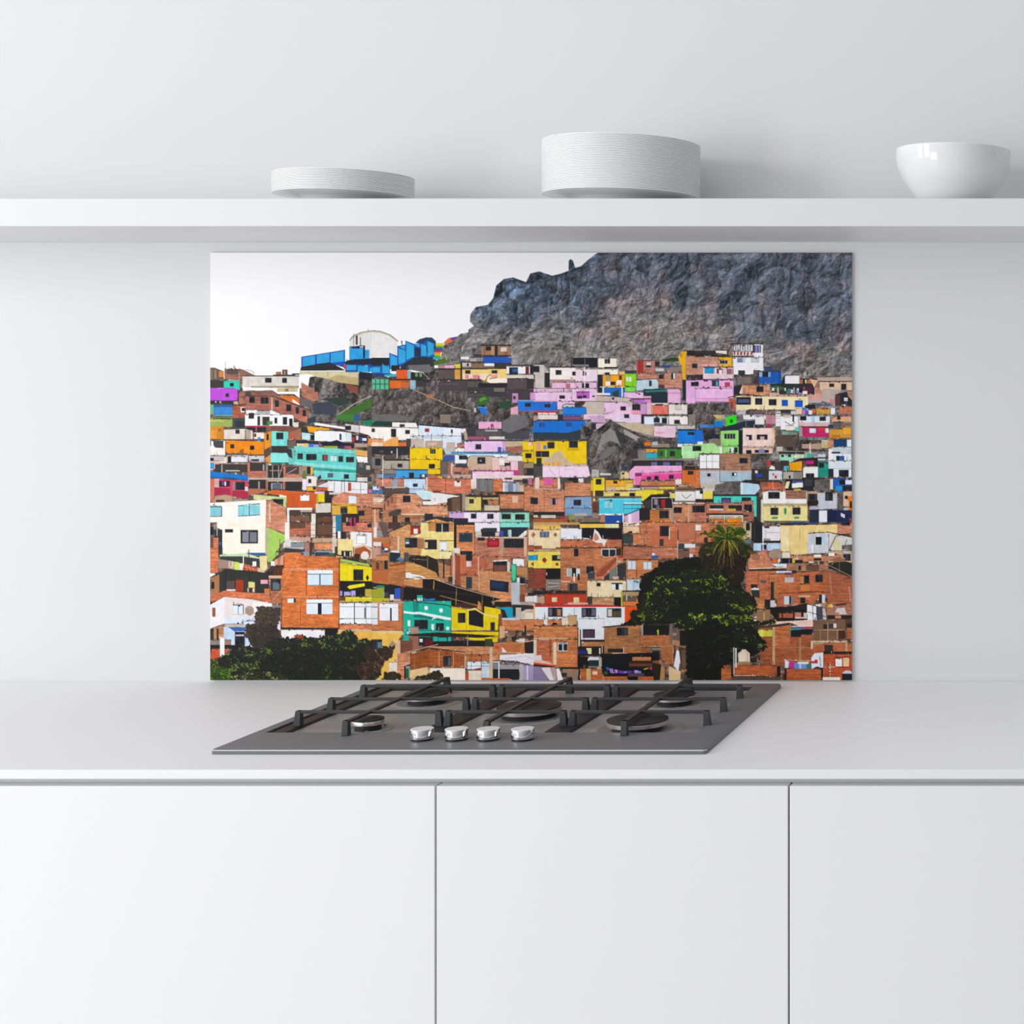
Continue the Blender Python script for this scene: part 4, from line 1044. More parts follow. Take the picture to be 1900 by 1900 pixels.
p eccabc 950 1170 1380 1145 1380 1230 1200 1230 1120 1180 940 1200 B 9a7050 930 1200 1120 1180 1200 1215 1110 1267 930 1267 p 2a2422 880 1220 1120 1175 1200 1215 1120 1190 930 1230
p 3068a8 1120 1225 1240 1225 1240 1240 1110 1240 r d83828 1240 1222 1370 1235 r 40a060 1120 1245 1240 1260 r 8060b0 1180 1235 1370 1248
b 7a5a44 1385 1150 1840 1267 r e0dcd8 1625 1190 1655 1240 r 3a302a 1560 1190 1620 1267 r 2f2824 1740 1130 1840 1267 r a86848 1770 1140 1840 1200 r 3a302a 1480 1190 1540 1260
r c8b048 620 1260 900 1267 r 3a3028 620 1220 900 1258
r 9a7450 720 1020 880 1180 r d8b890 800 1060 815 1140 B b8703c 640 880 810 900 810 1010 700 1010
T 390 1109 6.3333
p c8dcf4 160 340 420 350 520 420 520 570 260 570 160 500
w 295 400 410 560 r c8c0d0 300 430 400 450
p 3868b0 210 340 420 345 410 390 290 395
B b07848 45 350 160 330 160 490 45 490 r 3a2a20 80 360 100 490 r 3a3434 0 360 45 490
r 8a8078 0 490 250 555 r b07860 180 510 250 550 r 1c2020 0 555 350 600
b d04820 20 595 210 730 r e8eef0 118 470 172 725 r d8d0c8 108 458 180 475
r eeecee 835 370 1350 600 r 2a2020 840 355 1510 372 p 1a1618 1350 360 1510 355 1500 400 1460 440 1350 440 r b03c18 990 438 1095 540 r f0f0f4 930 555 980 600
r d8b890 1505 370 1900 405 p f0b850 1500 405 1900 400 1900 1013 1600 1013
F 2a2420 6a5c38 40 560 110 700 95 800 180 820 250 780 330 830 440 800 620 560 640 500 560 420 440 410 320 520 300 530 180
F 221e1c 5a4c38 25 470 330 800 330 820 500 700 760 560 760 520 560
F 131412 7a9040 45 0 740 100 700 220 640 350 560 470 560 520 600 620 580 760 480 900 460 1000 470 1100 450 1250 460 1350 440 1500 420 1600 380 1700 400 1740 500 1850 470 1920 520 1900 620 2060 560 2150 580 2100 700 2020 760 2010 880 1960 970 0 970
F 11120f 4a5a20 20 900 600 1800 600 1900 970 500 970 600 760
F 1c2a10 6a9a28 70 0 800 220 830 260 900 200 970 0 970
F 181a12 a8b068 60 260 900 600 860 850 880 930 970 200 970
T 690 1109 6.3333
r 18b8a0 370 380 935 520 r d8f0f0 415 395 435 430 r b09080 455 335 550 430
p 9a6a58 435 440 560 440 600 580 440 640 
p f0d410 937 400 1490 400 1480 520 1300 520 937 440
r e8c890 0 385 365 420 p f0c058 0 410 360 420 300 520 300 970 0 970 w 0 488 120 605 r 60788a 70 520 118 600 p a89080 208 545 245 500 290 550 245 580 r f0c868 0 610 200 760
r a06848 335 500 480 640 p 7a4a38 335 500 480 500 480 610 335 650 r d8b8a0 290 500 335 760
r e8dcd0 200 750 300 870 
B c87850 300 660 450 620 450 770 380 800 380 970 300 970 B c88050 630 590 780 540 1120 570 1420 570 1490 560 1490 730 1420 730 1100 680 900 620 700 590
B c8743c 1430 530 1900 500 1900 650 1500 650 1420 720 1420 560
r c07040 1100 660 1420 745
p 2a2220 380 430 780 405 1490 445 1300 470 900 460 500 450 l 1c1818 9 720 410 700 500 r 2a2424 550 460 720 560 r 181416 780 460 900 480 r 221c1e 600 500 1430 570 r 18b8a0 720 465 935 510 r d8f0f0 560 480 600 520 p 601820 610 520 660 480 720 500 720 560 630 570 r 2a2420 880 455 892 520 r 3a3430 1085 450 1095 560 r a8a090 1120 440 1130 560 r f0d410 1400 460 1478 520 r 3c4428 1330 480 1420 570 l 2a2424 6 775 420 780 540
B 9a4818 455 660 680 600 700 600 780 620 780 800 680 800 455 845 B a85020 680 600 1090 660 1090 825 680 800
l d8a870 8 790 630 790 800 l e0b070 8 960 650 960 810 l c07838 4 500 660 500 830 l 7a3810 3 560 650 560 820 l 7a3810 3 620 630 620 810 l c07838 4 740 610 740 800 l c07838 4 1030 660 1030 810 l 7a3810 3 880 640 880 680
l 3a2018 10 450 640 660 585 1100 640 l e0b090 8 440 640 640 580 780 545
w 838 685 930 800 r 5a6478 900 700 925 795 l 8a5028 8 455 845 680 800 1090 825
r d8b078 450 840 680 970 r f4e8d8 680 820 1100 970 r e8dcc8 1130 850 1290 970 r b84c20 1100 880 1138 965 p e8c890 450 850 660 810 660 900 450 940
r 8a9a98 390 800 450 945 r 285a40 395 830 435 945 r 2a302c 380 800 400 950 l e8d8c8 7 340 800 450 770
r e8f0f8 1120 745 1400 840 r d0e0ec 1290 760 1385 940 l 3a3434 6 1110 680 1110 840 l 3a3434 5 1170 680 1170 840 l 3a3434 6 1285 680 1285 840 l 3a3434 5 1110 680 1320 680 l 3a3434 4 1120 800 1385 800 r d8c0a0 1385 580 1420 970 r c8b090 1090 680 1110 830 p 902818 1180 840 1280 820 1280 850
r c06838 1290 940 1385 970
p ece8f0 1500 670 1900 650 1900 780 1700 750 1500 730 l b8a8b0 4 1560 720 1800 680 1900 720 l 3a3a50 9 1500 735 1700 745 1800 780 1900 800 r f0e0e0 1530 570 1590 640 r e04838 1450 565 1490 600 r e8b8a0 1600 625 1740 650 p c07040 1500 540 1740 540 1740 640 1590 640
r e8e0e0 1430 745 1500 800 r 8a848c 1425 760 1740 840 r 1e2226 1425 835 1730 955 r a8a0a8 1500 780 1740 838 r b0a0c8 1735 790 1900 970 r c0b8c0 1735 780 1780 970 r e0e0e0 1485 750 1500 950 r e8e8e8 1820 790 1835 970 r c06838 1380 945 1620 970
r e0dcd8 1725 478 1800 525 l c8b8a8 8 1720 525 1900 500 p 2a2420 1790 525 1900 510 1900 650 1800 650
r 181416 1795 325 1810 430 p e8b080 1500 330 1560 330 1560 470 1500 470
F 1c1812 6a6a30 40 120 970 150 880 240 860 340 890 360 970
F 1c1812 7a8038 40 480 970 540 920 640 900 700 870 790 850 850 920 820 970
F 201814 8a6048 45 -40 560 60 620 150 590 280 560 240 680 150 770 60 900 -120 970 -200 820 -60 740 -110 640
T 990 1109 6.3333
b d0783c 0 330 520 480 b cc7038 0 480 520 815 r e0b890 0 470 400 485 r f0d8c0 230 520 268 800 r e0d0c0 0 490 35 700 b b85c38 40 490 210 740 l 2a1410 6 518 350 520 800 l 3a1c10 5 185 500 195 680 l 3a1c10 5 205 490 205 680
r f0f0f0 285 518 402 630 w 295 545 395 618 r f0f0f0 340 520 350 625 r 8a9aa8 297 522 393 540 l e8e0d8 6 65 490 180 490
r e8ecf2 530 240 830 500 w 578 370 718 470 r 503a50 585 380 712 465 r e0d0c0 525 370 550 570 r 3a2a28 545 370 558 580
b b07040 560 510 830 580 r 221c1c 560 490 830 512 r 24201e 525 570 830 680 r e8e0a0 620 590 680 660 p 203070 525 620 630 610 640 660 525 660 r d0c8c0 800 570 812 650
r e8e0e0 770 590 785 660
B a86838 835 345 1255 330 1250 570 1380 580 1380 650 830 650 w 978 352 1108 442 r 3a4450 1060 360 1100 440 l 2c2220 8 800 345 900 340 1000 330 1260 318
r 8a6040 1240 340 1255 570 r 2c2624 870 595 1050 640 r e0c8c0 1050 580 1060 650 r e0c8c0 920 645 1100 655
b b06030 1258 435 1600 560 r c89060 1250 560 1640 575 b a05a30 1260 575 1380 640 B a45c30 1490 575 1640 570 1640 780 1500 720
r 1a1a1c 1285 325 1590 435 r a8a0a0 1270 280 1285 440 r 7a6a58 1595 290 1635 540 l 7a6850 8 1270 300 1600 245 1660 250 p c8e030 1450 380 1470 370 1470 435 1455 430
r 5a5a50 1385 575 1490 720 r 2c2c2a 1395 620 1480 700 r 8a8a7c 1390 590 1490 610
r 141416 520 680 545 970 p 151719 790 660 1480 650 1480 740 1410 760 1410 930 830 930 790 820 r 1e1a18 545 690 650 830 
p 1c1a1a 800 660 1470 640 1470 665 810 690
b c07040 1160 690 1380 742 r 3a2218 1120 745 1400 820 r 6a4028 1120 770 1400 800
p e0e0e0 635 720 650 695 760 695 780 715 780 740 635 740 r 203038 650 730 770 800 r 8a8078 640 800 790 820 r b8b0a8 765 700 800 810 
b b85a28 550 830 800 970 r d8b078 620 830 672 970 r e8d0b8 690 860 750 900
r c85018 830 920 1410 970 b c05820 830 925 1410 970 p 141214 1095 940 1150 870 1230 920 1220 970 1120 970
p 3858b8 850 810 880 815 890 850 860 850 p a878d0 885 830 930 830 950 890 900 880 p c080d0 950 840 990 845 990 880 955 885 p 7040c0 1000 850 1060 860 1060 890 1005 885 p 9088e0 1060 860 1095 860 1095 880 1060 885 p 6038a8 1100 850 1170 860 1150 880 1100 890 p b098e0 1180 850 1225 850 1225 890 1180 880 p 50a0e0 1225 855 1265 860 1260 895 1230 895 p e8d820 1290 835 1350 820 1350 830 1295 845 p e83890 1360 815 1392 812 1390 850 1370 840
r 5a4048 1110 885 1300 925 r 305838 830 860 870 900
p b88858 1480 740 1540 850 1535 970 1480 970 p 8a5830 1400 740 1480 730 1480 970 1410 920 p e8c898 1585 800 1725 860 1725 970 1590 970 p f0ecf4 1680 605 1735 650 1700 860 1645 800 
l d09070 9 1640 540 1635 760 p 4a3828 1700 560 1800 620 1790 830 1730 800 r 6a5240 1740 610 1785 820 l 9a7858 7 1590 545 1800 590 l 9a7858 7 1690 520 1810 600 l 8a7050 8 1730 830 1830 885 p b88060 1640 490 1740 510 1760 560 1650 560 r 6a5a4a 1680 370 1715 500 r 1e1c1a 1715 380 1790 560 l 6a6058 5 1800 420 1800 660
p 2a2018 1390 760 1500 780 1480 970 1410 970
p 98806c 340 830 530 835 520 970 340 970 b b87040 400 820 520 860 r 3a2a28 330 880 390 930 r 2a2220 320 815 525 835
p e8dce0 0 680 90 670 100 740 0 760 p e8603c 0 740 150 760 280 790 260 805 0 775 p 3a2a38 0 775 240 800 280 795 200 815 0 805 p f0c8b8 0 725 120 735 240 785 0 755
p 8a80a0 0 810 90 810 180 960 0 970 p e8e0e0 90 820 190 815 240 970 190 970 p f0f0f0 265 835 300 825 350 970 280 970 p c0a8a8 190 815 260 820 270 970 240 970
T 1290 1109 6.3333
B 9a4c28 750 330 1110 310 1380 440 1380 600 1350 800 770 800 740 560 B b86030 900 350 1100 310 1110 560 920 580
r c8a880 905 340 935 820 r b08860 1220 470 1240 760 r b88060 760 580 1380 590
p 3a342c 600 350 900 320 1110 290 1200 325 1110 320 900 345 620 360
r 2a2420 700 370 735 440 r d8d048 735 372 905 455 r e8e070 760 375 800 455
p 1c1c22 1110 370 1370 370 1370 430 1240 430 1240 460 1110 460 p 2868a8 1120 340 1250 340 1250 365 1120 380 p 48a060 1125 360 1240 360 1240 372 1125 380 p d83828 1250 338 1375 335 1370 352 1250 362 p e8e0e0 1125 335 1370 325 1370 335 1125 342 p 6050b8 1190 350 1290 345 1290 360 1190 365 l a8b0b0 5 1115 290 1115 460
p eccabc 950 280 1380 255 1375 325 1200 325 1110 290 950 300
p 7a5a44 1385 265 1760 250 1770 490 1385 500 l c8b098 5 1385 375 1760 378 l c8b098 5 1465 380 1465 500 l c8b098 5 1555 290 1555 495 l c8b098 5 1665 380 1665 490 r 2c2824 1500 310 1550 365 r 3a3a40 1560 305 1620 355 r e0d8d8 1622 300 1655 352 r 4a2c20 1680 380 1760 480
p 5a3c2c 1760 250 1840 240 1840 480 1790 500 r 2a2424 1780 300 1840 350 b a85830 1775 350 1840 480
r e0c0a0 1355 505 1760 525 b b05c30 1385 525 1840 640 r c8a078 1760 500 1785 640 r 3a2c28 1515 550 1615 630 r e0c8b0 1355 520 1380 680 r a89878 1385 520 1500 545
B a85028 1350 600 1500 580 1500 650 1400 660 1360 720
r 241c1c 1505 630 1840 655 b b84820 1505 655 1840 970 r c82818 1630 690 1815 815 r f0f0f0 1645 705 1722 808 r f4c890 1732 700 1808 808 r 5a3028 1650 700 1680 715 
l f0ece8 7 1582 760 1582 920 l 1a1414 7 1582 770 1582 780 l 1a1414 7 1582 800 1582 815 l 1a1414 7 1582 835 1582 850 l 1a1414 7 1582 870 1582 885 l 1a1414 7 1582 900 1582 910 l f0ece8 6 1520 810 1640 810 l 1a1414 6 1540 810 1555 810
p 1e2026 1720 880 1840 870 1840 970 1725 970 p d0d4dc 1735 870 1770 850 1820 855 1840 880 1840 890 1720 890 r f0ece0 1495 930 1700 970
b b85424 330 790 960 970 b b85424 1070 830 1480 970 r e87838 310 830 420 970 r 221c1a 955 800 1000 960 r 3a1c14 1045 830 1070 970 r 8a7058 430 780 450 920 b c86428 305 820 420 960 r 2a2220 1480 820 1500 930
r c8a890 370 905 750 918 r 5a4838 370 918 1000 970 l c8a078 6 380 915 900 935 950 880
r e8e8e8 445 580 457 900 r f0f0f0 470 590 484 820 p e8ccb0 500 650 540 620 600 615 640 650 640 785 505 785 p f4e4d0 510 660 560 625 600 640 600 740 510 740 r f0e0d0 545 605 600 625 p a88058 510 750 640 750 640 790 505 790
p d8e4f0 1050 725 1100 745 1090 825 1050 820 p d82898 1100 745 1160 748 1145 835 1105 820 p 6898d8 1160 765 1300 760 1300 835 1155 830 r e8e8f0 1200 750 1330 775 r c0d0f0 1220 780 1240 830 p 208070 1310 775 1360 770 1350 830 1310 830 p e0e8f4 1360 700 1400 650 1500 640 1500 820 1420 810 1365 835 r d82828 1400 725 1435 770 r b04848 1355 740 1400 770 p 1a1c20 1385 825 1430 805 1480 825 l 2a2c30 6 1460 680 1470 800
l f0e8e0 3 1040 725 1370 740
r 3a2c20 880 0 935 30
F 0f100e 2f3c18 12 -880 330 -700 200 -640 -250 -300 -450 200 -500 500 -250 560 -100 700 0 720 150 640 200 600 320 700 420 840 520 840 600 760 640 640 700 500 760 430 780 330 800 300 960 -100 970 -120 300 -400 300
F 0e0f0e 2f3c18 18 -100 300 640 300 830 540 700 640 430 780 330 800 300 970 -90 970 
T 1150 950 5.957
F 10120f 8aa62c 38 360 740 460 690 650 690 700 640 900 610 1100 640 1180 740 1300 860 1400 880 1480 960 1530 1060 1450 1120 1480 1200 1640 1200 1720 1150 1700 1230 1400 1270 1200 1260 1000 1180 800 1260 760 1300 620 1280 560 1200 340 1210 150 1220 110 1160 120 1100 200 1080 240 1010 220 940 300 880 360 870
F 10120f b0c838 60 370 750 460 700 560 760 620 800 420 800
F 12140f a8c030 65 560 850 760 810 900 830 900 870 740 850 640 880 400 970 390 920
F 12140f b8d040 70 780 1170 900 1120 1140 1130 1140 1180 960 1180 840 1230 800 1290 640 1290 640 1260 760 1240
F 12140f 90a838 55 700 640 1100 620 1160 740 1120 820 980 760 800 720 680 700
F 12140f 90b030 55 1280 900 1400 900 1500 1020 1460 1130 1360 1100 1260 1080
F 10120f 8a9848 45 1240 1300 1340 1260 1480 1360 1620 1460 1560 1540 1380 1440 1260 1400
F 10120f 8a9848 35 1200 1460 1280 1430 1330 1490 1230 1540
F 16180f 8aa030 50 230 1010 340 1000 360 1160 180 1160 250 1080
F 10120f 6a7a28 35 420 900 700 900 700 1160 420 1170 360 1000
F 10120e 3a4418 15 540 930 1100 880 1240 1060 1100 1140 800 1110 560 1160
F 17130f 5a4a1c 22 880 560 960 480 1100 420 1330 430 1440 470 1400 560 1370 720 1330 820 1230 800 1160 640 1000 620 920 600
F 1c1c12 6a6a20 45 880 400 960 320 1100 330 1300 340 1440 360 1470 440 1400 520 1260 440 1100 420 940 480 900 560 870 480
F 22300f a0a828 55 1060 150 1100 130 1180 240 1190 120 1240 180 1340 160 1390 220 1330 330 1240 370 1130 360 1010 270 920 250 860 270 920 220 1040 240 1090 270
p 3a5a1c 1060 150 1100 135 1150 180 1170 240 1140 280 1080 230
p 7a9030 1180 250 1195 130 1215 250 p 30501c 1240 260 1330 170 1390 210 1340 250 1300 320 1240 290
Z 1185 300
T 1290 1109 6.3333
b b85424 330 790 960 905 r c8a890 370 905 750 918 r 5a4838 370 918 960 970 r 221c1a 420 790 450 920 b c86428 305 820 420 960
r e8e8e8 445 580 457 900 r f0f0f0 470 590 484 820 p e8ccb0 500 650 540 620 600 615 640 650 640 785 505 785 p f4e4d0 510 660 560 625 600 640 600 740 510 740 r f0e0d0 545 605 600 625 p a88058 510 750 640 750 640 790 505 790
"""
def build_print():
    import numpy as np
    S=2; W,H=1191,793; X0,Y0=390.0,469.0
    w,h=W*S,H*S
    rng=np.random.default_rng(7)
    def vnoise(cx,cy,seed):
        r=np.random.default_rng(seed)
        gx=int(w/cx)+3; gy=int(h/cy)+3
        g=r.random((gy,gx)).astype(np.float32)
        ys=np.arange(h)/cy; xs=np.arange(w)/cx
        yi=ys.astype(int); xi=xs.astype(int)
        fy=(ys-yi)[:,None].astype(np.float32); fx=(xs-xi)[None,:].astype(np.float32)
        fy=fy*fy*(3-2*fy); fx=fx*fx*(3-2*fx)
        a=g[yi][:,xi]; b=g[yi][:,xi+1]; c=g[yi+1][:,xi]; d=g[yi+1][:,xi+1]
        return (a*(1-fx)+b*fx)*(1-fy)+(c*(1-fx)+d*fx)*fy
    im=np.empty((h,w,3),np.float32); im[:]=np.array([249,249,251],np.float32)
    fine=vnoise(3,3,1)-.5; fine2=vnoise(1.6,1.6,2)-.5
    mid=vnoise(14,14,3)-.5; big=vnoise(60,60,4)-.5
    brick=(vnoise(9,2.2,5)-.5)*.6+(vnoise(30,3.5,6)-.5)*.5+fine2*.35
    streak=vnoise(3,40,8)-.5
    leafn=vnoise(5.5,5.0,9); leafm=vnoise(22,15,10); leafc=vnoise(3.2,3.0,11); leafc2=vnoise(4.2,3.6,12)
    # rock relief
    ax_=np.arange(w,dtype=np.float32)[None,:]+np.zeros((h,1),np.float32)
    ay_=np.arange(h,dtype=np.float32)[:,None]+np.zeros((1,w),np.float32)
    def wn(px,py,seed):
        g=np.random.default_rng(seed).random((256,256)).astype(np.float32)
        xi=np.floor(px).astype(int); yi=np.floor(py).astype(int)
        fx=px-xi; fy=py-yi
        fx=fx*fx*(3-2*fx); fy=fy*fy*(3-2*fy)
        x0=xi%256; x1=(xi+1)%256; y0=yi%256; y1=(yi+1)%256
        return (g[y0,x0]*(1-fx)+g[y0,x1]*fx)*(1-fy)+(g[y1,x0]*(1-fx)+g[y1,x1]*fx)*fy
    w1=wn(ax_/70,ay_/70,201)-.5; w2=wn(ax_/70,ay_/70,202)-.5
    w3=wn(ax_/22,ay_/22,203)-.5; w4=wn(ax_/22,ay_/22,204)-.5
    px=ax_+46*w1+16*w3; py=ay_+46*w2+16*w4
    # slanted grain, running down to the left
    u=px*.80+py*.60; v=-px*.60+py*.80
    hm=np.zeros((h,w),np.float32)
    for i,(cu,cv,a) in enumerate([(120,150,.8),(60,72,.8),(31,37,.95),(15,18,.95),(7.5,9,.8),(3.8,4.4,.55)]):
        n=wn(u/cu+37*i,v/cv+11*i,300+i)
        hm+=a*(1-abs(2*n-1)**.8)*(cu/26.)*(.55+.9*wn(px/(cu*3.1)+9*i,py/(cv*3.1),500+i))
    gyy,gxx=np.gradient(hm)
    relief=(gxx*.9+gyy*.75)
    relief=relief/(relief.std()+1e-6)
    relief=np.tanh(relief*.75)
    # rock facets: nearest-cell pattern at four sizes, each cell its own tilt
    HH=820
    def facets(px,py,cw,ch,seed):
        q=np.random.default_rng(seed)
        J=q.random((128,128,5)).astype(np.float32)
        u=px[:HH]/cw; v=py[:HH]/ch
        ui=np.floor(u).astype(int); vi=np.floor(v).astype(int)
        b1=np.full(u.shape,9.,np.float32); b2=b1.copy(); sh=np.zeros_like(b1)
        for dy in (-1,0,1):
            for dx in (-1,0,1):
                cx=ui+dx; cy=vi+dy; j=J[cy%128,cx%128]
                ex=u-cx-j[...,0]; ey=v-cy-j[...,1]
                d=ex*ex+ey*ey
                s_=(j[...,2]-.5)*1.2+(ex*(j[...,3]*.6+.5)+ey*(j[...,4]*.6+.5))*-1.0
                n=d<b1
                b2=np.where(n,b1,np.minimum(b2,d)); sh=np.where(n,s_,sh); b1=np.where(n,d,b1)
        cr=np.clip((np.sqrt(b2)-np.sqrt(b1))*5,0,1)
        return sh,cr
    fac=np.zeros((HH,w),np.float32); crk=np.ones((HH,w),np.float32)
    for i,(cw,ch,a,k_) in enumerate([(74,96,.75,.55),(34,42,.75,.45),(15,18,.6,.3),(7,8,.42,.15)]):
        sh,cr=facets(ax_+26*w1+10*w3+w*0+300,ay_+26*w2+10*w4+300,cw,ch,700+i)
        fac+=a*sh; crk*=1-k_*(1-cr)
    fac=fac/fac.std()
    fac=np.concatenate([fac,np.zeros((h-HH,w),np.float32)]); crk=np.concatenate([crk,np.ones((h-HH,w),np.float32)])
    hf=np.zeros((h,w),np.float32)
    for i,(cu,cv,a) in enumerate([(30,12,1.),(15,7,.8),(7,4,.6),(4,2.4,.45)]):
        n=wn((ax_+30*w1)/cu+5*i,(ay_+30*w2+ax_*.25)/cv,400+i); hf+=a*(1-abs(2*n-1))
    hf=(hf-hf.mean())/hf.std()
    yy=(np.arange(h)/S+Y0)[:,None]*np.ones((1,w),np.float32)
    xx=(np.arange(w)/S+X0)[None,:]*np.ones((h,1),np.float32)
    def col(s): return np.array([int(s[i:i+2],16) for i in (0,2,4)],np.float32)
    def pmask(pts):
        P=np.array(pts,np.float32)
        x0=max(0,int(np.floor(P[:,0].min()))); x1=min(w,int(np.ceil(P[:,0].max()))+1)
        y0=max(0,int(np.floor(P[:,1].min()))); y1=min(h,int(np.ceil(P[:,1].max()))+1)
        if x1<=x0 or y1<=y0: return None
        ys=np.arange(y0,y1)[:,None]+.5; xs=np.arange(x0,x1)[None,:]+.5
        m=np.zeros((y1-y0,x1-x0),bool)
        n=len(P)
        for i in range(n):
            ax,ay=P[i]; bx,by=P[(i+1)%n]
            if ay==by: continue
            c=((ay<=ys)&(ys<by))|((by<=ys)&(ys<ay))
            xi=ax+(ys-ay)*(bx-ax)/(by-ay)
            m^=(c&(xs<xi))
        return (slice(y0,y1),slice(x0,x1)),m
    T=[0,0,1.0]
    def X(v): return (T[0]+v/T[2]-X0)*S
    def Y(v): return (T[1]+v/T[2]-Y0)*S
    def put(sl,m,c,kind):
        reg=im[sl]
        c=c[None,None,:]
        if kind=='b':
            g_=c.mean(); c=(c*.82+g_*.18)*1.07
            f=1.03+.46*brick[sl]+.10*mid[sl]+.12*big[sl]
            t=c*f[...,None]
        elif kind=='w':
            t=c*(1+.5*mid[sl]+.5*fine[sl]+.7*streak[sl])[...,None]
        else:
            k2=.5 if c.min()>215 else 1.
            t=c*(1+k2*(.06*fine[sl]+.09*mid[sl]+.05*streak[sl])+(.02 if k2<1 else 0))[...,None]
        reg[m]=t[m]
    def rect(x0,y0,x1,y1):
        a,b=int(round(X(x0))),int(round(X(x1))); c,d=int(round(Y(y0))),int(round(Y(y1)))
        b=max(b,a+1); d=max(d,c+1)
        a=max(a,0);c=max(c,0);b=min(b,w);d=min(d,h)
        if b<=a or d<=c: return None
        return (slice(c,d),slice(a,b)),np.ones((d-c,b-a),bool)
    re_=np.random.default_rng(5)
    junk=[np.array(q,np.float32) for q in ((38,32,32),(60,52,50),(30,28,32),(214,204,196),(120,100,88),(90,70,60))]
    def edge(sl,c):
        y0,y1=sl[0].start,sl[0].stop; x0,x1=sl[1].start,sl[1].stop
        if y1-y0<16 or x1-x0<24 or c.mean()<70: return
        im[y0:y0+2,x0:x1]*=.62
        im[y1-1:y1,x0:x1]*=.6
        im[y0:y1,x1-1:x1]*=.7
        im[y0:y1,x0:x0+1]*=.82
        for _ in range(int((x1-x0)/34)):
            a=re_.integers(x0,x1); hh=re_.integers(5,16); b=y0-hh
            im[max(b,0):y0,a:a+re_.integers(1,3)]=junk[re_.integers(len(junk))]
        n=int((x1-x0)/8)
        for _ in range(n):
            a=re_.integers(x0,x1); b=y0+re_.integers(-6,3); ww=re_.integers(1,9); hh=re_.integers(1,5)
            im[max(b,0):b+hh,a:min(a+ww,x1)]=junk[re_.integers(len(junk))]
    # clutter base for the town
    T=[0,0,1.0]
    town=yy>720
    base=np.zeros_like(im); base[:]=np.array([104,84,72],np.float32)
    im[town]=(base*(1+1.0*mid+.8*fine)[...,None])[town]
    r=np.random.default_rng(3)
    pal=[col(s) for s in 'b87050 8a5a44 c88058 d8c8b8 3a3230 2a2626 e8e0d8 a86848 6a5a50 9a8a80 c8a078 4a5a70'.split()]
    for _ in range(5200):
        x=r.uniform(390,1581); y=r.uniform(765,1262); k=.5+(y-760)/500
        a=r.uniform(2,9)*k; b=r.uniform(1.5,6)*k
        rr=rect(x,y,x+a,y+b)
        if rr: put(rr[0],rr[1],pal[r.integers(len(pal))],'r')
    lines=[];late=[];cur='T 0 0 1'
    for line in PRINT.strip().split('\n'):
        if line[0]=='T': cur=line
        if line[0]=='F' : late+=[cur,line]
        else: lines.append(line)
    pi=next(i for i,l in enumerate(lines) if l.startswith('T 1150'))
    for line in lines[:pi]+late+lines[pi:]:
        tk=line.split()
        i=0
        segs=[];cur=[]
        for t in tk:
            if len(t)==1 and t.isalpha():
                if cur: segs.append(cur)
                cur=[t]
            else: cur.append(t)
        segs.append(cur)
        for s in segs:
            k=s[0]
            if k=='T': T=[float(v) for v in s[1:4]]; continue
            if k=='w':
                v=[float(q) for q in s[1:]]
                for j in range(0,len(v)-3,4):
                    x0,y0,x1,y1=v[j:j+4]
                    e=5
                    rr=rect(x0-e,y0-e,x1+e,y1+e)
                    if rr:
                        reg=im[rr[0]]; reg*=.72; reg+=22
                    rr=rect(x0,y0,x1,y1)
                    if rr:
                        put(rr[0],rr[1],np.array([34,35,42],np.float32),'w')
                        xm=(x0+x1)/2
                        if x1-x0>75:
                            q=rect(xm-2,y0,xm+2,y1)
                            if q: put(q[0],q[1],np.array([70,70,78],np.float32),'r')
                continue
            if k in 'rb':
                c=col(s[1]); v=[float(q) for q in s[2:]]
                for j in range(0,len(v)-3,4):
                    rr=rect(*v[j:j+4])
                    if rr:
                        put(rr[0],rr[1],c,k); edge(rr[0],c)
                continue
            if k in 'pB':
                c=col(s[1]); v=[float(q) for q in s[2:]]
                rr=pmask([(X(v[j]),Y(v[j+1])) for j in range(0,len(v)-1,2)])
                if rr: put(rr[0],rr[1],c,'b' if k=='B' else 'r')
                continue
            if k=='Z':
                cx,cy=X(float(s[1])),Y(float(s[2])); rz=np.random.default_rng(21)
                for q in range(260):
                    an=rz.uniform(-.25,np.pi+.25) if q<150 else rz.uniform(0,2*np.pi)
                    up=-np.sin(an) if q>=150 else np.sin(an)
                    L=rz.uniform(38,104)
                    dx=np.cos(an)*L*(.55 if q<150 else .85); dy=(abs(up)*L*rz.uniform(.6,1.5)+12) if q<150 else up*L*.62
                    sag=rz.uniform(6,26)
                    P=[(cx,cy),(cx+dx*.45,cy+dy*.35-sag*.55),(cx+dx*.8,cy+dy*.75-sag*.2),(cx+dx,cy+dy+sag*.5)]
                    if q<150: cc=[col('17120e'),col('2a2014'),col('3c2c1c'),col('5a4428'),col('1d1a12'),col('6c5a2c')][rz.integers(6)]
                    else: cc=[col('22300f'),col('3c5416'),col('5c6e1c'),col('8a9428'),col('b89a30'),col('2a3812'),col('1a240e')][rz.integers(7)]
                    wd=rz.uniform(.7,1.9)
                    for (ax,ay),(bx,by) in zip(P[:-1],P[1:]):
                        ddx,ddy=bx-ax,by-ay; LL=(ddx*ddx+ddy*ddy)**.5+1e-6
                        nx,ny=-ddy/LL*wd,ddx/LL*wd
                        rr=pmask([(ax+nx,ay+ny),(bx+nx*.6,by+ny*.6),(bx-nx*.6,by-ny*.6),(ax-nx,ay-ny)])
                        if rr: put(rr[0],rr[1],cc,'r')
                continue
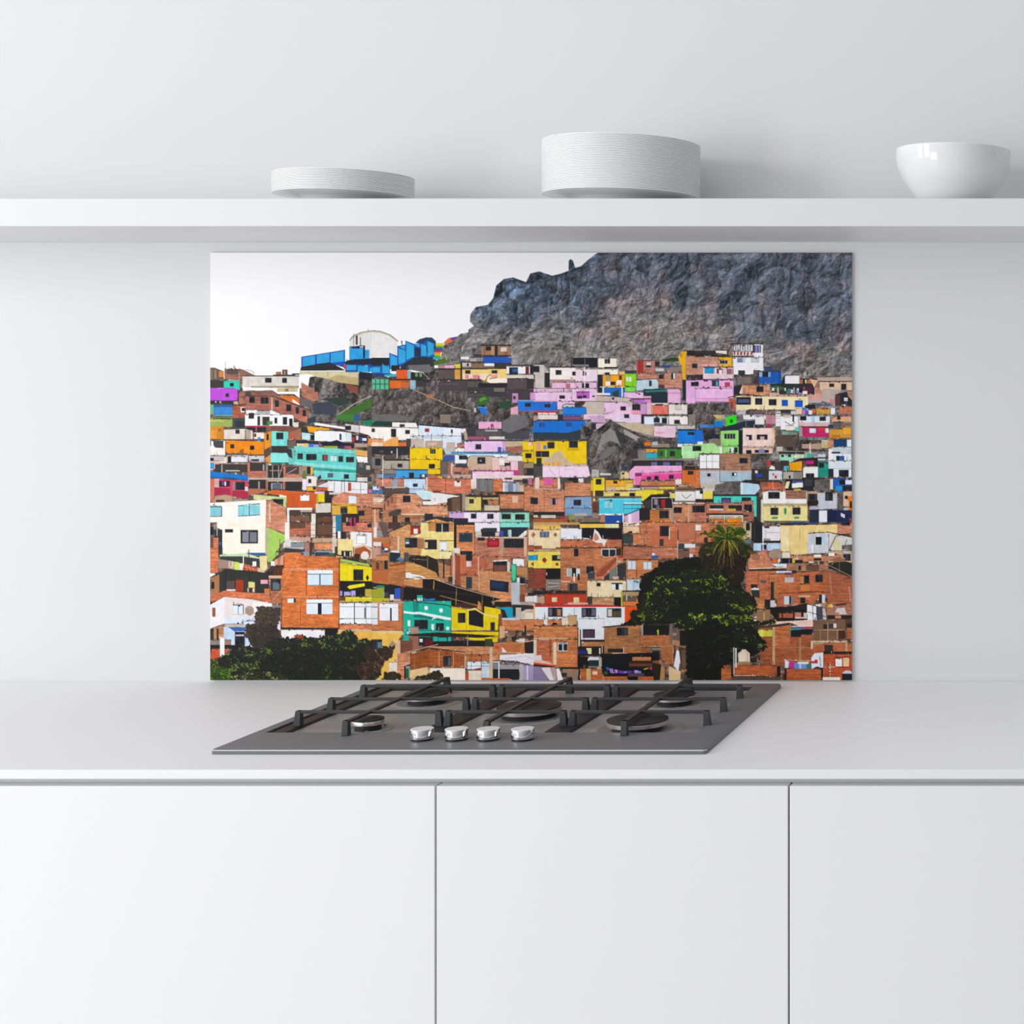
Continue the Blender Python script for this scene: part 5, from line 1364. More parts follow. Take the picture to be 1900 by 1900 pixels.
            if k=='l':
                c=col(s[1]); wd=max(float(s[2])/T[2]*S,1.3)/2; v=[float(q) for q in s[3:]]
                P=[(X(v[j]),Y(v[j+1])) for j in range(0,len(v)-1,2)]
                for (ax,ay),(bx,by) in zip(P[:-1],P[1:]):
                    dx,dy=bx-ax,by-ay; L=(dx*dx+dy*dy)**.5+1e-6
                    nx,ny=-dy/L*wd,dx/L*wd
                    rr=pmask([(ax+nx,ay+ny),(bx+nx,by+ny),(bx-nx,by-ny),(ax-nx,ay-ny)])
                    if rr: put(rr[0],rr[1],c,'r')
                continue
            if k in 'MH':
                v=[float(q) for q in s[1:]]
                rr=pmask([(X(v[j]),Y(v[j+1])) for j in range(0,len(v)-1,2)])
                if not rr: continue
                sl,m=rr
                R=relief[sl]
                if k=='M':
                    y=yy[sl]; x=xx[sl]
                    edg=np.interp(x,[860,1000,1100,1200,1330,1450,1581],[585,590,585,560,590,640,655])
                    t=np.clip((y-edg)/70+.5,0,1)
                    t=np.clip(t+(mid[sl]+big[sl])*.6,0,1)[...,None]
                    top=np.array([97,101,112],np.float32); low=np.array([134,129,128],np.float32)
                    lf=np.clip((1150-x)/200,0,1)*np.clip((640-y)/60,0,1)
                    c=top*(1-t)+low*t
                    c=c-lf[...,None]*np.array([20,12,4],np.float32)
                    warm=np.clip(wn(ax_/60,ay_/60,77)[sl]-.5,0,1)[...,None]*np.clip((x-980)/60,0,1)[...,None]
                    c=c+warm*np.array([44,14,2],np.float32)
                    tt=t[...,0]
                    R2=-.06+R*((.27)*(1-tt)+.20*tt)+np.clip(fac[sl],-2.2,2.2)*((.18+.15*lf)*(1-tt)+.10*tt)+np.clip(hf[sl],-2,2)*(.06*(1-tt)+.13*tt)
                    c=c*(1+R2+.12*fine[sl]+.10*fine2[sl])[...,None]
                    ck=1-(1-crk[sl])*((.34+.45*lf)*(1-tt)+.2*tt)
                    c=c*(ck*1.06)[...,None]
                    c=np.where(c<110,c*.88+110*.12,c)*.5+c*.5; c=c+np.array([-3,2,6],np.float32)*(1-t)
                else:
                    deb=(fine[sl]+fine2[sl])
                    c=np.array([92,86,84],np.float32)*(1+.16*R+.24*np.clip(fac[sl],-2,2)+.05*np.clip(hf[sl],-2,2)+.30*deb+.25*mid[sl])[...,None]
                    c=c*(1-.5*(1-crk[sl]))[...,None]*1.08; c=np.where((deb>.56)[...,None],c*.5+np.array([190,180,170],np.float32)*.5,c)
                im[sl][m]=c[m]
                continue
            if k=='F':
                dk=col(s[1]); br=col(s[2]); den=float(s[3])/100; v=[float(q) for q in s[4:]]
                pts=[(X(v[j]),Y(v[j+1])) for j in range(0,len(v)-1,2)]
                # ragged outline
                out=[]; rg=np.random.default_rng(len(v)*13+int(abs(v[0])))
                for (ax,ay),(bx,by) in zip(pts,pts[1:]+pts[:1]):
                    L=((bx-ax)**2+(by-ay)**2)**.5; n=max(1,int(L/4))
                    for q in range(n):
                        f=q/n; out.append((ax+(bx-ax)*f+rg.normal()*3,ay+(by-ay)*f+rg.normal()*3))
                rr=pmask(out)
                if not rr: continue
                sl,m=rr
                cl=np.clip((leafm[sl]-.5)*1.5+den*.95+.10,0,1)
                q=leafn[sl]*.55+leafc[sl]*.45
                a=np.clip((q-(1-.60*cl))*8,0,1)[...,None]
                c=dk*(.9+1.1*leafc[sl][...,None])+br*.10*leafn[sl][...,None]
                hi=br*(.35+.75*leafc2[sl][...,None])
                c=c*(1-a)+hi*a
                im[sl][m]=c[m]
    im=np.clip(im,0,255)
    out=im.reshape(H,S,W,S,3).mean(axis=(1,3))
    return out
import bpy, bmesh, math, random
import numpy as np
from mathutils import Vector
C=bpy.context.scene.collection
CAMZ=1.449; D=2.9; VX=2083.; VY=715.

# ---------------------------------------------------------------- materials
def mat(name,col,rough=.5,metal=0.,spec=.5,noise=None,coat=0.,bump=None):
    m=bpy.data.materials.new(name); m.use_nodes=True
    nt=m.node_tree; b=nt.nodes['Principled BSDF']
    b.inputs['Base Color'].default_value=(*col,1); b.inputs['Roughness'].default_value=rough
    b.inputs['Metallic'].default_value=metal; b.inputs['Specular IOR Level'].default_value=spec
    b.inputs['Coat Weight'].default_value=coat; b.inputs['Coat Roughness'].default_value=.08
    tc=nt.nodes.new('ShaderNodeTexCoord')
    if noise:
        sc,amt=noise
        n=nt.nodes.new('ShaderNodeTexNoise'); n.inputs['Scale'].default_value=sc; n.inputs['Detail'].default_value=4
        nt.links.new(tc.outputs['Object'],n.inputs['Vector'])
        r=nt.nodes.new('ShaderNodeMapRange')
        r.inputs['To Min'].default_value=1-amt; r.inputs['To Max'].default_value=1+amt
        nt.links.new(n.outputs['Fac'],r.inputs['Value'])
        x=nt.nodes.new('ShaderNodeVectorMath'); x.operation='SCALE'
        x.inputs[0].default_value=col; nt.links.new(r.outputs['Result'],x.inputs['Scale'])
        nt.links.new(x.outputs['Vector'],b.inputs['Base Color'])
    if bump:
        sc,st,dx=bump
        mp=nt.nodes.new('ShaderNodeMapping'); mp.inputs['Scale'].default_value=dx
        nt.links.new(tc.outputs['Object'],mp.inputs['Vector'])
        n=nt.nodes.new('ShaderNodeTexNoise'); n.inputs['Scale'].default_value=sc; n.inputs['Detail'].default_value=3
        nt.links.new(mp.outputs['Vector'],n.inputs['Vector'])
        bu=nt.nodes.new('ShaderNodeBump'); bu.inputs['Strength'].default_value=st; bu.inputs['Distance'].default_value=.001
        nt.links.new(n.outputs['Fac'],bu.inputs['Height']); nt.links.new(bu.outputs['Normal'],b.inputs['Normal'])
    return m
M_wall=mat('wall_paint',(.735,.738,.747),.75,spec=.2,noise=(3,.006),bump=(220,.02,(1,1,1)))
M_floor=mat('floor_screed',(.80,.80,.81),.5,noise=(4,.04))
M_shelf=mat('shelf_lacquer',(.73,.733,.74),.45,spec=.3,noise=(5,.004))
M_top=mat('worktop_laminate',(.86,.865,.88),.45,spec=.2,noise=(6,.006))
M_edge=mat('worktop_edge',(.80,.804,.81),.4,spec=.35,noise=(6,.004))
M_door=mat('door_lacquer',(.795,.797,.802),.42,spec=.3,noise=(5,.004))
M_body=mat('cabinet_carcass',(.82,.83,.84),.5,spec=.3,noise=(5,.01))
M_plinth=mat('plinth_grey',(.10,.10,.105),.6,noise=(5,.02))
M_china=mat('china_glaze',(.93,.933,.94),.16,spec=.5,noise=(8,.004),coat=.25)
M_bowl=mat('bowl_glaze',(.82,.825,.84),.07,spec=.5,noise=(8,.004),coat=.6)
M_rim=mat('hob_graphite_metal',(.185,.188,.196),.50,metal=.08,spec=.22,noise=(40,.05),bump=(300,.06,(1,.15,1)))
M_polish=mat('hob_polished_edge',(.62,.63,.65),.22,metal=1.)
M_well=mat('hob_brushed_steel',(.31,.312,.32),.42,metal=.2,noise=(30,.08),bump=(260,.10,(.15,1,1)))
M_rib=mat('hob_dark_rib',(.035,.036,.038),.5,spec=.2,metal=0,noise=(30,.1))
M_grate=mat('cast_iron_enamel',(.050,.052,.056),.5,metal=.05,spec=.3,noise=(60,.12),bump=(500,.15,(1,1,1)))
M_cap=mat('burner_cap_enamel',(.036,.038,.041),.5,spec=.25,metal=.1,noise=(80,.1))
M_ring=mat('burner_ring_bronze',(.80,.70,.66),.34,metal=.95,noise=(60,.08))
M_chrome=mat('knob_chrome',(.86,.86,.88),.05,metal=1.)
M_knobtop=mat('knob_brushed_top',(.84,.84,.86),.45,metal=.25,noise=(90,.03))
M_black=mat('knob_collar_black',(.012,.012,.013),.35)

# ---------------------------------------------------------------- helpers
def obj(name,bm,m,parent=None,smooth=False,bevel=0.,seg=2,angle=35):
    me=bpy.data.meshes.new(name)
    bmesh.ops.remove_doubles(bm,verts=bm.verts,dist=1e-6)
    bmesh.ops.recalc_face_normals(bm,faces=bm.faces)
    bm.to_mesh(me); bm.free()
    for k in (m if isinstance(m,(list,tuple)) else [m]): me.materials.append(k)
    if smooth:
        for p in me.polygons: p.use_smooth=True
        me.set_sharp_from_angle(angle=math.radians(angle))
    o=bpy.data.objects.new(name,me); C.objects.link(o)
    if parent: o.parent=parent
    if bevel>0:
        b=o.modifiers.new('bevel','BEVEL'); b.width=bevel; b.segments=seg; b.limit_method='ANGLE'; b.angle_limit=math.radians(40)
    return o
def place(o,loc):
    "move an object's origin to loc, keeping its geometry where it stands"
    loc=Vector(loc); o.data.transform(__import__('mathutils').Matrix.Translation(-loc)); o.location=loc; return o
def tag(o,label,cat,group=None):
    o['label']=label; o['category']=cat
    if group: o['group']=group
    return o
def struct(o): o['kind']='structure'; return o
def empty(name,loc):
    o=bpy.data.objects.new(name,None); o.empty_display_size=.05; C.objects.link(o); o.location=loc; return o
def box(bm,x0,x1,y0,y1,z0,z1,mi=0):
    v=[bm.verts.new(p) for p in ((x0,y0,z0),(x1,y0,z0),(x1,y1,z0),(x0,y1,z0),(x0,y0,z1),(x1,y0,z1),(x1,y1,z1),(x0,y1,z1))]
    fs=[bm.faces.new([v[i] for i in q]) for q in ((0,3,2,1),(4,5,6,7),(0,1,5,4),(1,2,6,5),(2,3,7,6),(3,0,4,7))]
    for f in fs: f.material_index=mi
    return fs
def hull(bm,bot,top):
    "prism between two rings of equal length"
    a=[bm.verts.new(p) for p in bot]; b=[bm.verts.new(p) for p in top]; n=len(a)
    bm.faces.new(a[::-1]); bm.faces.new(b)
    for i in range(n): bm.faces.new((a[i],a[(i+1)%n],b[(i+1)%n],b[i]))
def lathe(bm,prof,c=(0,0,0),n=96):
    rings=[]
    for r,z in prof:
        if r<1e-6: rings.append([bm.verts.new((c[0],c[1],c[2]+z))])
        else: rings.append([bm.verts.new((c[0]+r*math.cos(2*math.pi*i/n),c[1]+r*math.sin(2*math.pi*i/n),c[2]+z)) for i in range(n)])
    for A,B in zip(rings[:-1],rings[1:]):
        for i in range(n):
            j=(i+1)%n
            if len(A)==1 and len(B)==1: continue
            if len(A)==1: bm.faces.new((A[0],B[i],B[j]))
            elif len(B)==1: bm.faces.new((A[i],A[j],B[0]))
            else: bm.faces.new((A[i],A[j],B[j],B[i]))
def catmull(pts,sub=6):
    out=[]
    P=[pts[0]]+list(pts)+[pts[-1]]
    for i in range(1,len(P)-2):
        p0,p1,p2,p3=P[i-1],P[i],P[i+1],P[i+2]
        for k in range(sub):
            t=k/sub
            out.append(tuple(.5*((2*p1[a])+(-p0[a]+p2[a])*t+(2*p0[a]-5*p1[a]+4*p2[a]-p3[a])*t*t+(-p0[a]+3*p1[a]-3*p2[a]+p3[a])*t**3) for a in (0,1)))
    out.append(tuple(pts[-1])); return out

# ---------------------------------------------------------------- room
XL,XR=-2.190,.528
bm=bmesh.new(); box(bm,-3.4,1.6,0,.12,0,3.0); struct(obj('wall_back',bm,M_wall))
bm=bmesh.new(); box(bm,-3.4,1.6,-4.2,.12,-.05,0); struct(obj('floor',bm,M_floor))

# ---------------------------------------------------------------- shelf
SZ=CAMZ+.3123
bm=bmesh.new(); box(bm,XL-.2,XR+.2,-.290,0,CAMZ+.2655,SZ)
tag(place(obj('wall_shelf',bm,M_shelf,bevel=.0012),(-1,-.145,CAMZ+.2655)),'long thick white shelf on the wall, carrying the plates and the bowl','shelf')

# ---------------------------------------------------------------- cabinets and worktop
DT=CAMZ-.5725; G=.00125
def cabinet(x0,x1,label):
    t=empty('base_cabinet',((x0+x1)/2,-.33,0)); tag(t,label,'cabinet','handleless white base cabinets')
    ox,oy=t.location.x,t.location.y
    def P(bm): bmesh.ops.translate(bm,vec=(-ox,-oy,0),verts=bm.verts)
    bm=bmesh.new()
    w=.018
    box(bm,x0+.00005,x0+w,-.643,-.001,.10,.8863); box(bm,x1-w,x1-.00005,-.643,-.001,.10,.8863)
    box(bm,x0+w,x1-w,-.643,-.001,.10,.118); box(bm,x0+w,x1-w,-.018,-.001,.118,.8863)
    box(bm,x0+w,x1-w,-.643,-.560,.8683,.8863); box(bm,x0+w,x1-w,-.643,-.625,.80,.8683)
    P(bm); obj('body',bm,M_body,t)
    for a,b in ((x0+.00005,x0+.012),(x1-.012,x1-.00005)):  # dark strips added so the door gaps look shaded inside
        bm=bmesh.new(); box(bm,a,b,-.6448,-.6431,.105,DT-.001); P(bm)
        obj('gap_shade_strip',bm,M_plinth,t)['label']='added dark strip standing for the shade in the door gap'
    bm=bmesh.new(); box(bm,x0+G,x1-G,-.667,-.645,.105,DT); P(bm); obj('door',bm,M_door,t,bevel=.0010)
    bm=bmesh.new(); box(bm,x0,x1,-.600,-.584,.0,.0995); P(bm); obj('plinth',bm,M_plinth,t)
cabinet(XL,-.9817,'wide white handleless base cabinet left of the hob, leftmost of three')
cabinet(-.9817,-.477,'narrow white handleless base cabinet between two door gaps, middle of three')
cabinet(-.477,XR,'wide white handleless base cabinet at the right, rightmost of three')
# hob corner points
Z0=.9
bm=bmesh.new(); fs=box(bm,XL,XR,-.667,-.0005,.8865,.9)
for f in fs: f.material_index=1
fs[1].material_index=0
tag(place(obj('worktop',bm,[M_top,M_edge],bevel=.0007,seg=1),(-1,-.33,.8865)),'long pale grey worktop slab with white front edge, under the gas hob','worktop')

# ---------------------------------------------------------------- gas hob
hob=empty('gas_hob',(-.98,-.32,Z0)); tag(hob,'dark grey five burner gas hob with black grates on the worktop','hob')
HO=Vector(hob.location)
def H(bm): bmesh.ops.translate(bm,vec=-HO,verts=bm.verts)
ZT=Z0+.0078
ox0,ox1,oy0,oy1=-1.357,-.6196,-.5757,-.060
ix0,ix1,iy0,iy1=-1.338,-.664,-.463,-.088
def ring_pts(x0,x1,y0,y1,r,z,n=6):
    out=[]
    for cx,cy,a0 in ((x1-r,y0+r,-90),(x1-r,y1-r,0),(x0+r,y1-r,90),(x0+r,y0+r,180)):
        for k in range(n+1):
            a=math.radians(a0+90*k/n); out.append((cx+r*math.cos(a),cy+r*math.sin(a),z))
    return out
bm=bmesh.new()
levels=[ring_pts(ox0,ox1,oy0,oy1,.006,Z0+.0002),ring_pts(ox0,ox1,oy0,oy1,.006,Z0+.0052),
        ring_pts(ox0+.0010,ox1-.0010,oy0+.0010,oy1-.0010,.0055,Z0+.0066),ring_pts(ox0+.003,ox1-.003,oy0+.0035,oy1-.003,.004,ZT-.0002),
        ring_pts(ox0+.005,ox1-.005,oy0+.006,oy1-.005,.003,ZT),
        ring_pts(ix0,ix1,iy0,iy1,.003,ZT),ring_pts(ix0+.001,ix1-.001,iy0+.001,iy1-.001,.003,ZT-.001),
        ring_pts(ix0+.003,ix1-.003,iy0+.003,iy1-.003,.003,Z0+.0022),
        ring_pts(ix0+.011,ix1-.006,iy0+.004,iy1-.013,.003,Z0+.0022)]
L=[[bm.verts.new(p) for p in l] for l in levels]
for A,B in zip(L[:-1],L[1:]):
    n=len(A)
    for i in range(n): bm.faces.new((A[i],A[(i+1)%n],B[(i+1)%n],B[i]))
bm.faces.new(L[-1]); bm.faces.new(L[0][::-1])
for f in bm.faces:
    cz=f.calc_center_median()
    if f.index<0: pass
    if len(f.verts)==4 and ix0-.0005<min(v.co.x for v in f.verts) and max(v.co.x for v in f.verts)<ix1+.0005 and iy0-.0005<min(v.co.y for v in f.verts) and cz.z<ZT-.0012 and all(v.co.z>Z0+.001 for v in f.verts): f.material_index=3
    if Z0+.0052<cz.z<Z0+.0066 and cz.y<-.57: f.material_index=2
    if len(f.verts)>4 and cz.z<Z0+.0045 and all(v.co.z<Z0+.003 and ix0<v.co.x<ix1 and iy0<v.co.y<iy1 for v in f.verts): f.material_index=1
H(bm); obj('hob_plate',bm,[M_rim,M_well,M_polish,M_rib],hob,smooth=True,angle=25)
ZW=Z0+.0022
for x0,x1 in ((-1.334,-1.308),(-1.106,-1.064),(-.909,-.866)):
    bm=bmesh.new()
    hull(bm,[(x0,iy0+.006,ZW),(x1,iy0+.006,ZW),(x1,iy1-.006,ZW),(x0,iy1-.006,ZW)],
            [(x0+.003,iy0+.010,ZW+.0040),(x1-.003,iy0+.010,ZW+.0040),(x1-.003,iy1-.010,ZW+.0040),(x0+.003,iy1-.010,ZW+.0040)])
    H(bm); obj('divider_rib',bm,M_rib,hob,bevel=.001)
burners=[(-1.1995,-.4156,.0242),(-1.1985,-.2085,.0370),(-.9805,-.3173,.0517),(-.7704,-.4176,.0480),(-.7690,-.2180,.0355)]
for bx,by,r in burners:
    bm=bmesh.new(); k=r*1.40
    lathe(bm,[(0,.0002),(r*.9,.0002),(k*.84,.0002),(k*.88,.0016),(k*.95,.0026),(k*1.03,.0018),(k*1.08,.0002),(k*1.05,-.0008),(0,-.0008)],(bx,by,ZW),80)
    bmesh.ops.bisect_plane(bm,geom=bm.verts[:]+bm.edges[:]+bm.faces[:],plane_co=(0,iy0+.004,0),plane_no=(0,-1,0),clear_outer=True)
    for q in range(2):
        x=bx+(k*.93)*math.cos(-1.2+q*2.3); y=by+(k*.93)*math.sin(-1.2+q*2.3)
        if y>iy0+.01: box(bm,x-.0022,x+.0022,y-.0045,y+.0045,ZW+.0022,ZW+.0030)
    H(bm); bs=obj('burner',bm,M_well,hob,smooth=True,angle=60)
    bm=bmesh.new(); lathe(bm,[(0,.0002),(r*.82,.0002),(r*.80,.0085),(0,.0085)],(bx,by,ZW),64)
    H(bm); obj('burner_base',bm,M_rib,bs,smooth=True,angle=40)
    bm=bmesh.new(); lathe(bm,[(0,.0085),(r*.95,.0085),(r*.985,.0092),(r*1.0,.0150),(r*.985,.0156),(0,.0156)],(bx,by,ZW),80)
    H(bm); o=obj('burner_ring',bm,M_ring,bs,smooth=True,angle=40); o['label']='brownish metal burner ring'
    bm=bmesh.new(); lathe(bm,[(0,.0156),(r*.95,.0156),(r*.955,.0162),(r*.98,.0164),(r*.985,.0172),(r*.96,.0178),(r*.5,.0181),(0,.0182)],(bx,by,ZW),80)
    H(bm); o=obj('burner_cap',bm,M_cap,bs,smooth=True,angle=50); o['label']='dark round burner cap'
GZ=.9305; BT=.0042
def leg(bm,xi,xo,y,z0,flare):
    "foot below a bar end: straight inner edge xi, outer edge xo flaring outwards"
    s=1 if xo>xi else -1
    d=.0045; D_=.0062
    t=[(xi,y-d,GZ),(xo,y-d,GZ),(xo,y+d,GZ),(xi,y+d,GZ)]
    b=[(xi,y-D_,z0),(xo+s*flare,y-D_,z0),(xo+s*flare,y+D_,z0),(xi,y+D_,z0)]
    if s<0: t=t[::-1]; b=b[::-1]
    hull(bm,b,t)
ZR=ZW+.0041
for gx0,gx1,mx in ((-1.317,-1.0860,-1.2005),(-1.0783,-.8876,-.983),(-.8800,-.6590,-.770)):
    bm=bmesh.new()
    for by in (-.408,-.305,-.195):
        box(bm,gx0,gx1,by-.0040,by+.0040,GZ-BT,GZ)
        leg(bm,gx0+.0085,gx0,by,ZR,.0034); leg(bm,gx1-.0085,gx1,by,ZR if gx1<-.7 else ZW+.0003,.0034)
    box(bm,mx-.0042,mx+.0042,-.4870,-.1215,GZ-BT,GZ+.0002)
    hull(bm,[(mx-.0052,-.4895,ZT+.0002),(mx+.0052,-.4895,ZT+.0002),(mx+.0052,-.4780,ZT+.0002),(mx-.0052,-.4780,ZT+.0002)],
            [(mx-.0045,-.4870,GZ+.0002),(mx+.0045,-.4870,GZ+.0002),(mx+.0045,-.4790,GZ+.0002),(mx-.0045,-.4790,GZ+.0002)])
    hull(bm,[(mx-.0052,-.1290,ZW+.0003),(mx+.0075,-.1290,ZW+.0003),(mx+.0075,-.1180,ZW+.0003),(mx-.0052,-.1180,ZW+.0003)],
            [(mx-.0045,-.1290,GZ+.0002),(mx+.0045,-.1290,GZ+.0002),(mx+.0045,-.1210,GZ+.0002),(mx-.0045,-.1210,GZ+.0002)])
    H(bm); obj('pan_support',bm,M_grate,hob,bevel=.0008)
ky=-.5125
for kx in (-1.070,-1.0176,-.969,-.9165):
    bm=bmesh.new(); lathe(bm,[(0,.0002),(.0158,.0002),(.0158,.0026),(0,.0026)],(kx,ky,ZT),64); H(bm)
    kn=obj('knob',bm,M_black,hob,smooth=True)
    bm=bmesh.new(); lathe(bm,[(0,.0026),(.0162,.0026),(.0167,.0032),(.0170,.0162),(.0167,.0168),(0,.0168)],(kx,ky,ZT),96); H(bm)
    o=obj('knob_body',bm,M_chrome,kn,smooth=True); o['label']='mirror chrome knob side'
    bm=bmesh.new(); lathe(bm,[(0,.0168),(.0166,.0168),(.0163,.0173),(0,.0173)],(kx,ky,ZT),96); H(bm)
    obj('knob_top',bm,M_knobtop,kn,smooth=True)

# ---------------------------------------------------------------- plates
def plate_mesh(R,rim,pitch,t=.00155):
    rf=R*.50
    low=[(rf+.004,.0006),(R*.56,.0030),(R*.60,.0085),(R*.66,.0130),(R*.76,.0158),(R*.90,.0180),(R*.992,.0192),(R,rim)]
    low=[(r,z*rim/.0196 if i<len(low)-1 else z) for i,(r,z) in enumerate(low)]
    low=catmull(low,4)
    prof=[(0,.0006),(rf-.004,.0006),(rf-.003,0),(rf+.002,0)]+low
    prof+=[(R+.0003,rim+t*.4),(R,rim+t*.8),(R-.0006,rim+t)]
    prof+=[(r-.0012,z+t*.98) for r,z in low[::-1][1:]]
    prof+=[(rf-.004,pitch-.00002),(0,pitch-.00002)]
    bm=bmesh.new(); lathe(bm,prof,n=96); return bm
ORD=['topmost','second','third','fourth','fifth','sixth','seventh','eighth','ninth','tenth','eleventh','twelfth','thirteenth','fourteenth','fifteenth','sixteenth','seventeenth','eighteenth','nineteenth','twentieth']
TENS={2:'twenty',3:'thirty',4:'forty'}
def ordinal(k):
    if k<20: return ORD[k]
    n=k+1; t,u=divmod(n,10)
    if u==0: return {3:'thirtieth',4:'fortieth'}[t]
    return TENS[t]+'-'+['','first']+[] if False else TENS[t]+'-'+(['','first']+ORD[1:])[u]
def stack(cx,cy,R,rim,total,n,which,group):
    pitch=(total-.00155)/(n-1)
    first=obj('plate',plate_mesh(R,rim,pitch),M_china,smooth=True,angle=50)
    rng=random.Random(n)
    for i in range(n):
        o=first if i==0 else first.copy()
        if i: C.objects.link(o)
        jx=rng.uniform(-.00035,.00035) if i else 0; jy=rng.uniform(-.00035,.00035) if i else 0
        o.location=(cx+jx,cy+jy,SZ+i*pitch); o.rotation_euler=(0,0,rng.uniform(0,6.28))
        k=n-1-i
        if i==0: lab='white plate at the very bottom of the %s, resting on the shelf'%which
        elif k==0: lab='topmost white plate of the %s'%which
        else: lab='white plate, %s from the top of the %s'%(ordinal(k),which)
        tag(o,lab,'plate',group)
stack(-1.359,-.171,.112,.0180,.0353,16,'low plate stack','plates in the low stack at the left of the shelf')
stack(-.8806,-.150,.1327,.0196,.0926,42,'tall plate stack','plates in the tall stack in the middle of the shelf')

# ---------------------------------------------------------------- bowl
out=[(0,.0020),(.038,.0020),(.040,0),(.046,0),(.0475,.003),(.0575,.0085),(.0663,.0166),(.0755,.028),(.0860,.0427),(.0924,.0546),(.0983,.070),(.1008,.086),(.1012,.0985)]
prof=out[:4]+catmull(out[4:],6)
inn=[(r-.0035*(1 if z>.01 else .2),z) for r,z in catmull(out[5:],4)][::-1]
prof+=[(.1008,.1000),(.0996,.1006),(.0984,.1000)]+[(r,z+.0012) for r,z in inn if z<.096]+[(.04,.0065),(0,.006)]
bm=bmesh.new(); lathe(bm,prof,n=128)
o=obj('bowl',bm,M_bowl,smooth=True,angle=60); o.location=((1769.5-VX)*.948/1000,-.150,SZ)
tag(o,'glossy white round bowl at the right end of the shelf','bowl')

# ---------------------------------------------------------------- printed splashback
px=build_print()/255.0
lin=np.where(px<=.04045,px/12.92,((px+.055)/1.055)**2.4)
h,w,_=lin.shape
k=.998
X0=(390-VX)*k/1000; X1=(1581-VX)*k/1000; ZT_=CAMZ+(VY-469)*k/1000; ZB=CAMZ+(VY-1262)*k/1000
YF=-.0058
xs=np.linspace(X0,X1,w); zs=np.linspace(ZT_,ZB,h)
co=np.empty((h*w+8,3),np.float32)
gx,gz=np.meshgrid(xs,zs)
co[:h*w,0]=gx.ravel(); co[:h*w,1]=YF; co[:h*w,2]=gz.ravel()
corner=[(X0,ZT_),(X1,ZT_),(X1,ZB),(X0,ZB)]
for i,(a,c) in enumerate(corner):
    co[h*w+i]=(a,YF,c); co[h*w+4+i]=(a,-.0003,c)
idx=(np.arange(h-1)[:,None]*w+np.arange(w-1)[None,:]).ravel()
quads=np.stack([idx,idx+w,idx+w+1,idx+1],1)
b=h*w
side=np.array([[b+i,b+(i+1)%4,b+4+(i+1)%4,b+4+i] for i in range(4)]+[[b+4,b+5,b+6,b+7]])
F=np.concatenate([quads,side]).astype(np.int32)
me=bpy.data.meshes.new('splashback_panel')
me.vertices.add(len(co)); me.vertices.foreach_set('co',co.ravel())
me.loops.add(F.size); me.loops.foreach_set('vertex_index',F.ravel())
me.polygons.add(len(F)); me.polygons.foreach_set('loop_start',np.arange(0,F.size,4,dtype=np.int32))
mi=np.zeros(len(F),np.int32); mi[len(quads):]=1; me.polygons.foreach_set('material_index',mi)
me.update(calc_edges=True)
at=me.color_attributes.new('print','FLOAT_COLOR','POINT')
cc=np.ones((len(co),4),np.float32); cc[:h*w,:3]=lin.reshape(-1,3); at.data.foreach_set('color',cc.ravel())
M_print=mat('printed_panel',(.9,.9,.9),.55,spec=.12)
nt=M_print.node_tree; a=nt.nodes.new('ShaderNodeAttribute'); a.attribute_name='print'; a.attribute_type='GEOMETRY'
sc=nt.nodes.new('ShaderNodeVectorMath'); sc.operation='SCALE'; sc.inputs['Scale'].default_value=1.0
nt.links.new(a.outputs['Color'],sc.inputs[0]); nt.links.new(sc.outputs['Vector'],nt.nodes['Principled BSDF'].inputs['Base Color'])
M_pedge=mat('panel_edge',(.85,.86,.87),.3)
me.materials.append(M_print); me.materials.append(M_pedge)
o=bpy.data.objects.new('splashback_panel',me); C.objects.link(o)
place(o,((X0+X1)/2,0,ZB))
tag(o,'splashback panel printed with a hillside town of colourful houses, behind the hob','splashback')

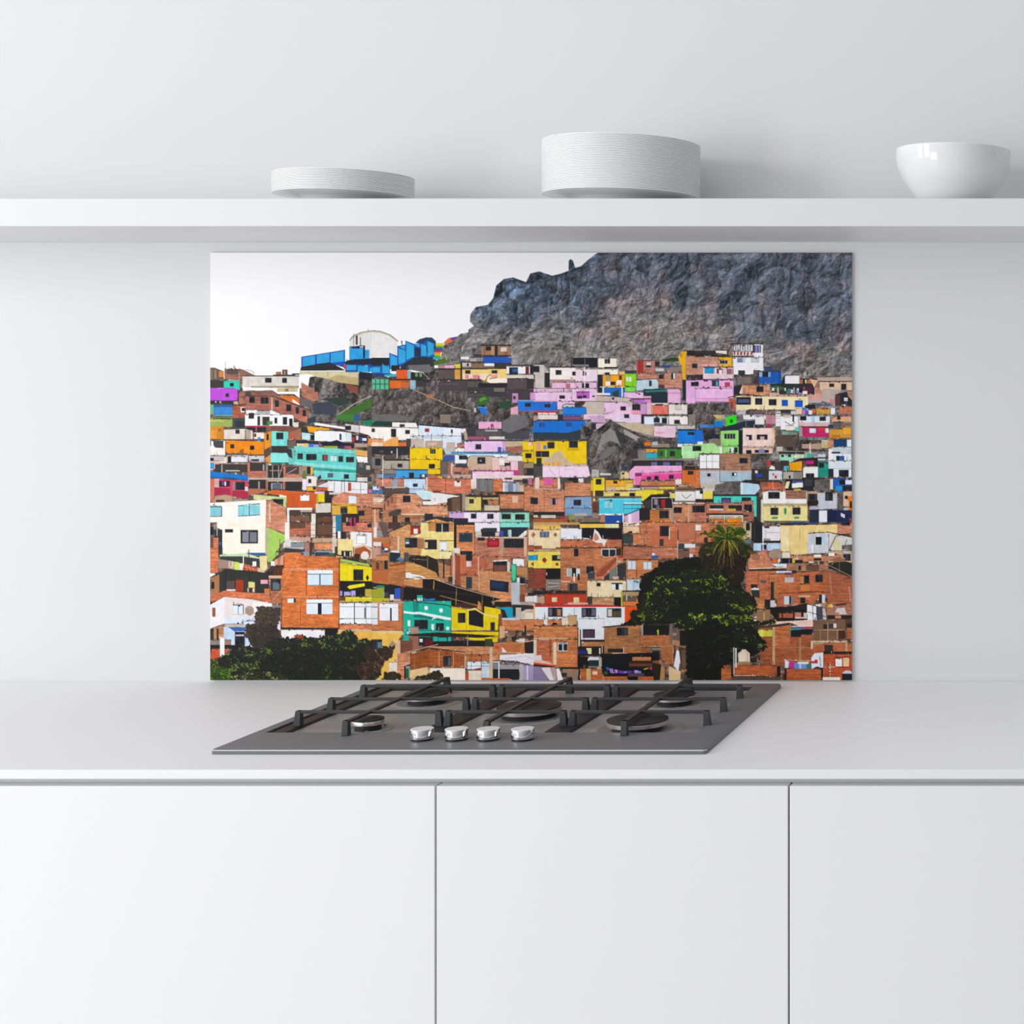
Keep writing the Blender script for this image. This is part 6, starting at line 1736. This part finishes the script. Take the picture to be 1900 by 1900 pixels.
# ---------------------------------------------------------------- light
def area(name,loc,target,sx,sy,e,col=(1,1,1)):
    l=bpy.data.lights.new(name,'AREA'); l.shape='RECTANGLE'; l.size=sx; l.size_y=sy; l.energy=e; l.color=col
    o=bpy.data.objects.new(name,l); C.objects.link(o); o.location=loc
    o.rotation_euler=(Vector(target)-Vector(loc)).to_track_quat('-Z','Y').to_euler(); return o
E=88
area('window_and_fill_light',(-5.15,-2.60,2.0),(-.9,-.1,1.65),.75,1.7,E*.5)
area('window_and_fill_light',(-4.15,-3.60,2.0),(-.9,-.1,1.65),.75,1.7,E*.5)
area('window_and_fill_light',(-3.00,-4.10,0.95),(-.9,-.1,1.5),1.0,1.2,25)  # added low fill to brighten the shelf underside and wall below, no window here
W=bpy.data.worlds.new('world'); bpy.context.scene.world=W; W.use_nodes=True
nt=W.node_tree; bg=nt.nodes['Background']
tc=nt.nodes.new('ShaderNodeTexCoord'); sp=nt.nodes.new('ShaderNodeSeparateXYZ'); cr=nt.nodes.new('ShaderNodeValToRGB')
mr=nt.nodes.new('ShaderNodeMapRange'); mr.inputs['From Min'].default_value=-1; mr.inputs['From Max'].default_value=1
nt.links.new(tc.outputs['Generated'],sp.inputs[0]); nt.links.new(sp.outputs['Z'],mr.inputs['Value']); nt.links.new(mr.outputs['Result'],cr.inputs['Fac'])
e=cr.color_ramp.elements; e[0].position=.0; e[0].color=(.95,.95,.95*1.01,1); e[1].position=1.; e[1].color=(.92,.92,.92*1.02,1)
q=cr.color_ramp.elements.new(.5); q.color=(.45,.45,.45*1.02,1)
mx=nt.nodes.new('ShaderNodeMapRange'); mx.inputs['From Min'].default_value=-1; mx.inputs['From Max'].default_value=1
mx.inputs['To Min'].default_value=1+.7; mx.inputs['To Max'].default_value=1-.7
nt.links.new(sp.outputs['X'],mx.inputs['Value'])
nt.links.new(mx.outputs['Result'],bg.inputs['Strength'])
nt.links.new(cr.outputs['Color'],bg.inputs['Color'])

# ---------------------------------------------------------------- camera
cd=bpy.data.cameras.new('camera'); cam=bpy.data.objects.new('camera',cd); C.objects.link(cam)
cam.location=(0,-D,CAMZ); cam.rotation_euler=(math.pi/2,0,0)
cd.sensor_width=36; cd.sensor_fit='HORIZONTAL'; cd.lens=36*2900/1900
cd.shift_x=-(VX-950)/1900; cd.shift_y=-(950-VY)/1900
cd.clip_start=.01
s=bpy.context.scene; s.camera=cam
s.view_settings.view_transform='Standard'; s.view_settings.look='None'; s.view_settings.gamma=1; s.view_settings.use_curve_mapping=False
s.view_settings.exposure=0.0
